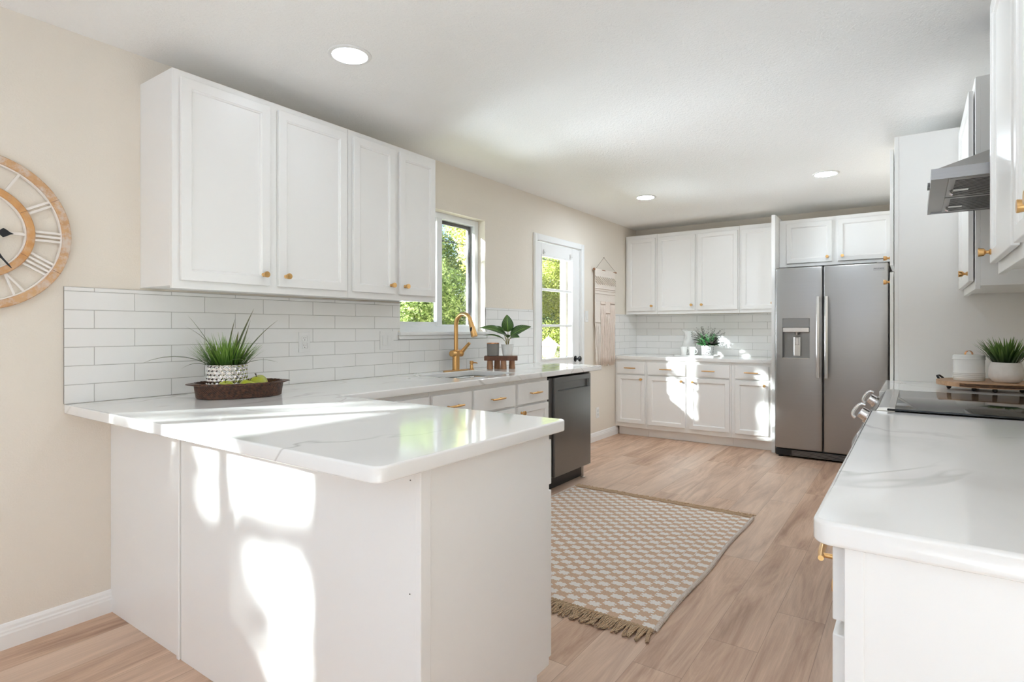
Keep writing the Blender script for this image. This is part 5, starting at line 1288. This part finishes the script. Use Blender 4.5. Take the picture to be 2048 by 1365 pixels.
def tree(name, loc, label, blobs, n, size, seed, mat, trunk_h, tr=0.07, branches=()):
    r = empty(name, loc, 0, label, 'tree' if 'tree' in name else 'shrub')
    link('foliage', foliage_mesh('foliage', blobs, n, size, seed), mat, r)
    bm = bmesh.new(); tube(bm, [(0, 0, 0), (0.04, 0.02, trunk_h * 0.5), (0.0, 0.05, trunk_h)], [tr, tr * 0.8, tr * 0.55], 12)
    for a, b in branches: tube(bm, [a, ((a[0] + b[0]) / 2, (a[1] + b[1]) / 2, (a[2] + b[2]) / 2 + 0.06), b], [tr * 0.4, tr * 0.3, tr * 0.15], 8)
    finish('trunk', bm, M['trunk'], r, True); return r
def bl(q, n, ext, cz, r): return [(q.uniform(-ext[0], ext[0]), q.uniform(-ext[1], ext[1]), cz + q.uniform(-ext[2], ext[2]), r * q.uniform(.7, 1.3), r * q.uniform(.7, 1.3), r * q.uniform(.6, 1.1)) for _ in range(n)]
Q = random.Random(2)
GZ = -0.15
tree('garden_tree', (-4.1, 6.9, GZ), 'pale green bushy tree seen low through the sink window', bl(Q, 16, (0.45, 0.55, 0.85), 1.55, 0.5), 32000, 0.052, 1, M['leaf'], 2.0, 0.07)
tree('garden_tree', (-6.3, 9.6, GZ), 'tall feathery green tree filling the middle of the sink window', bl(Q, 24, (0.5, 1.3, 1.7), 2.9, 0.62), 44000, 0.060, 2, M['leaf'], 3.6, 0.10)
tree('garden_tree', (-4.1, 9.2, GZ), 'yellow-green tree with light leaves at the top of the sink window', bl(Q, 12, (0.3, 0.35, 0.7), 2.9, 0.5), 16000, 0.066, 3, M['leafy'], 2.9, 0.06)
tree('garden_shrub', (-4.1, 11.9, GZ), 'dense yellow-green shrub beside the garden lamp post', bl(Q, 18, (0.4, 0.7, 1.3), 2.2, 0.52), 30000, 0.050, 4, M['leafy'], 2.4, 0.06)
tree('garden_shrub', (-7.4, 19.0, GZ), 'tall dark green hedge far behind the glazed door', bl(Q, 26, (0.8, 2.2, 2.0), 2.7, 0.95), 26000, 0.095, 5, M['leafd'], 3.0, 0.1)
tree('garden_shrub', (-9.6, 10.6, GZ), 'deep green hedge at the back of the garden', bl(Q, 30, (0.7, 3.0, 2.0), 2.9, 1.1), 26000, 0.12, 6, M['leafd'], 3.0, 0.1)
# trees beyond the side window behind the camera: their leaves dapple the sun on the peninsula
q = random.Random(8)
def shade_blobs(spec, D):
    """crown lumps that hang D metres up the sun's path from points of the side window"""
    out = []
    for (yw, zw, ry_, rz_) in spec: out.append((-0.64 * D, yw - 1.0 * D, zw + 0.464 * D, 0.25, ry_, rz_))
    return out
spec = [(-0.54, 1.29, 0.09, 0.075), (-0.70, 1.38, 0.11, 0.075), (-0.87, 1.48, 0.11, 0.075), (-1.04, 1.58, 0.11, 0.075), (-1.18, 1.66, 0.08, 0.08),
        (-0.60, 1.05, 0.10, 0.10), (-0.98, 1.10, 0.06, 0.05), (-0.10, 1.02, 0.30, 0.10), (0.10, 1.16, 0.10, 0.10), (-0.28, 1.08, 0.08, 0.06), (0.08, 1.74, 0.15, 0.11)]
thin = [(0.0, 1.22, 0.20, 0.06), (-0.05, 1.42, 0.22, 0.12), (-0.80, 1.20, 0.20, 0.10), (-0.72, 1.66, 0.10, 0.03), (0.05, 1.62, 0.16, 0.05)]
tree('garden_tree', (0, 0, 0), 'leafy tree outside the side window behind the camera', shade_blobs(spec, 3.0), 4800, 0.055, 12, M['leaf'], 0.01, 0.004)
link('foliage', foliage_mesh('foliage', shade_blobs(thin, 2.7), 560, 0.05, 15), M['leaf'], [o for o in bpy.data.objects if o.get('label', '').startswith('leafy tree outside')][0])
# a loose climber and a small tree up the sun's path from the sink window and the glazed door
def up_sun(spec, D, dx=0.0): return [(-0.64 * D + dx - 0.0, y - D, z + 0.464 * D, 0.22, a, b) for (y, z, a, b) in spec]
def shade_tree(loc, blobs, n, size, seed, label):
    r = empty('garden_tree', loc, 0, label, 'tree'); bl_ = [(x - loc[0], y - loc[1], z - loc[2], a, b, c) for (x, y, z, a, b, c) in blobs]
    link('foliage', foliage_mesh('foliage', bl_, n, size, seed), M['leaf'], r)
    bm = bmesh.new(); top = max(b[2] for b in bl_); tube(bm, [(0, 0, 0), (0.03, 0.02, top * 0.5), (0, 0.03, top * 0.9)], [0.05, 0.04, 0.02], 12)
    for b in bl_: tube(bm, [(0, 0.02, min(top * 0.85, b[2] * 0.8)), (b[0], b[1], b[2])], [0.010, 0.005], 6)
    finish('trunk', bm, M['trunk'], r, True)
shade_tree((-1.75, 0.9, GZ), up_sun([(3.0, 1.85, 0.35, 0.12), (3.45, 1.80, 0.18, 0.14), (3.0, 1.55, 0.30, 0.12), (3.42, 1.50, 0.10, 0.10), (3.1, 1.28, 0.40, 0.09)], 2.4), 3600, 0.055, 31, 'small leafy tree against the outside wall, out of view beside the sink window')
shade_tree((-1.95, 2.2, GZ), up_sun([(4.62, 1.78, 0.10, 0.10), (4.95, 1.62, 0.16, 0.06), (5.05, 1.25, 0.10, 0.14), (4.70, 1.10, 0.12, 0.10), (4.85, 1.42, 0.06, 0.05)], 2.7), 1200, 0.045, 32, 'slim young tree out of view between the sink window and the glazed door')
# place that tree's root properly: a trunk standing on the ground with limbs to the crown lumps
t_ = [o for o in bpy.data.objects if o.get('label', '').startswith('leafy tree outside')][0]
for c in list(t_.children):
    if c.name.startswith('trunk'): bpy.data.objects.remove(c)
bm = bmesh.new(); tube(bm, [(-2.6, -3.9, GZ), (-2.5, -3.8, 1.0), (-2.3, -3.6, 2.2), (-2.2, -3.6, 3.6)], [0.09, 0.08, 0.06, 0.03], 12)
for (yw, zw, a, b) in spec[::2]: tube(bm, [(-2.4, -3.7, max(0.6, zw + 0.9)), (-1.92, yw - 3.0, zw + 1.392)], [0.014, 0.006], 6)
finish('trunk', bm, M['trunk'], t_, True)

# lamp post
lp = empty('garden_lamp', (-2.0, 7.94, GZ), 0, 'white lantern on a post outside the glazed door', 'garden lamp')
M['whitepaint'] = plain('white_exterior_paint', S(226, 218, 208), 0.6)
bm = bmesh.new(); tube(bm, [(0, 0, 0), (0, 0, 0.86)], 0.028, 16); tube(bm, [(0, 0, 0.84), (0, 0, 0.93)], [0.028, 0.05], 16); finish('post', bm, M['whitepaint'], lp, True, angle=40)
m = NT('frosted_lantern_glass'); m.set(Base_Color=S(230, 220, 206), Roughness=0.4); m.b.inputs['Transmission Weight'].default_value = 0.5; M['lantern'] = m.m
def frust(bm, w0, z0, w1, z1, mi=0):
    A = [bm.verts.new((sx * w0, sy * w0, z0)) for sx, sy in ((-1, -1), (1, -1), (1, 1), (-1, 1))]; B = [bm.verts.new((sx * w1, sy * w1, z1)) for sx, sy in ((-1, -1), (1, -1), (1, 1), (-1, 1))]
    for i in range(4): bm.faces.new((A[i], A[(i + 1) % 4], B[(i + 1) % 4], B[i]))
    bm.faces.new(A[::-1]); bm.faces.new(B)
bm = bmesh.new(); frust(bm, 0.060, 0.935, 0.095, 1.10); finish('lantern_glass', bm, M['lantern'], lp)
bm = bmesh.new(); frust(bm, 0.068, 0.922, 0.068, 0.938)
for sx, sy in ((-1, -1), (1, -1), (1, 1), (-1, 1)): tube(bm, [(sx * 0.062, sy * 0.062, 0.935), (sx * 0.098, sy * 0.098, 1.102)], 0.007, 6)
frust(bm, 0.135, 1.098, 0.130, 1.112); frust(bm, 0.125, 1.112, 0.035, 1.215); frust(bm, 0.035, 1.215, 0.028, 1.235); tube(bm, [(0, 0, 1.235), (0, 0, 1.262)], [0.02, 0.004], 10)
finish('lantern_cap', bm, M['whitepaint'], lp)
# white gate with black frame handle
gt = empty('garden_gate', (-1.55, 7.62, GZ), 0, 'white painted gate post and panel with a black bar handle outside the glazed door', 'gate')
bm = bmesh.new(); box(bm, -0.05, 0.05, 0.0, 0.95, 0.0, 2.9, 0.004); finish('gate_panel', bm, M['whitepaint'], gt)
bm = bmesh.new(); box(bm, 0.05, 0.075, 0.27, 0.29, 0.05, 2.85, 0.002); box(bm, 0.05, 0.085, 0.52, 0.60, 0.0, 2.88, 0.003); finish('gate_battens', bm, M['whitepaint'], gt)
bm = bmesh.new(); tube(bm, [(0.05, 0.20, 1.60), (0.105, 0.02, 1.60), (0.105, 0.02, 2.08), (0.05, 0.20, 2.08)], 0.012, 8); finish('gate_handle', bm, M['black'], gt, True, angle=40)
# overhead wire seen through the window
oc = empty('overhead_cable', (-2.7, 1.0, GZ), 0, 'thin dark cable crossing the garden behind the sink window', 'cable')
bm = bmesh.new(); tube(bm, [(0, 1.5 * i, 2.64 + 0.004 * (i - 4) ** 2) for i in range(12)], 0.006, 6); finish('cable', bm, M['black'], oc)
for yy in (0, 16.5):
    bm = bmesh.new(); tube(bm, [(0, yy, 0), (0, yy, 2.9)], 0.06, 12); finish('cable_post', bm, M['trunk'], oc)
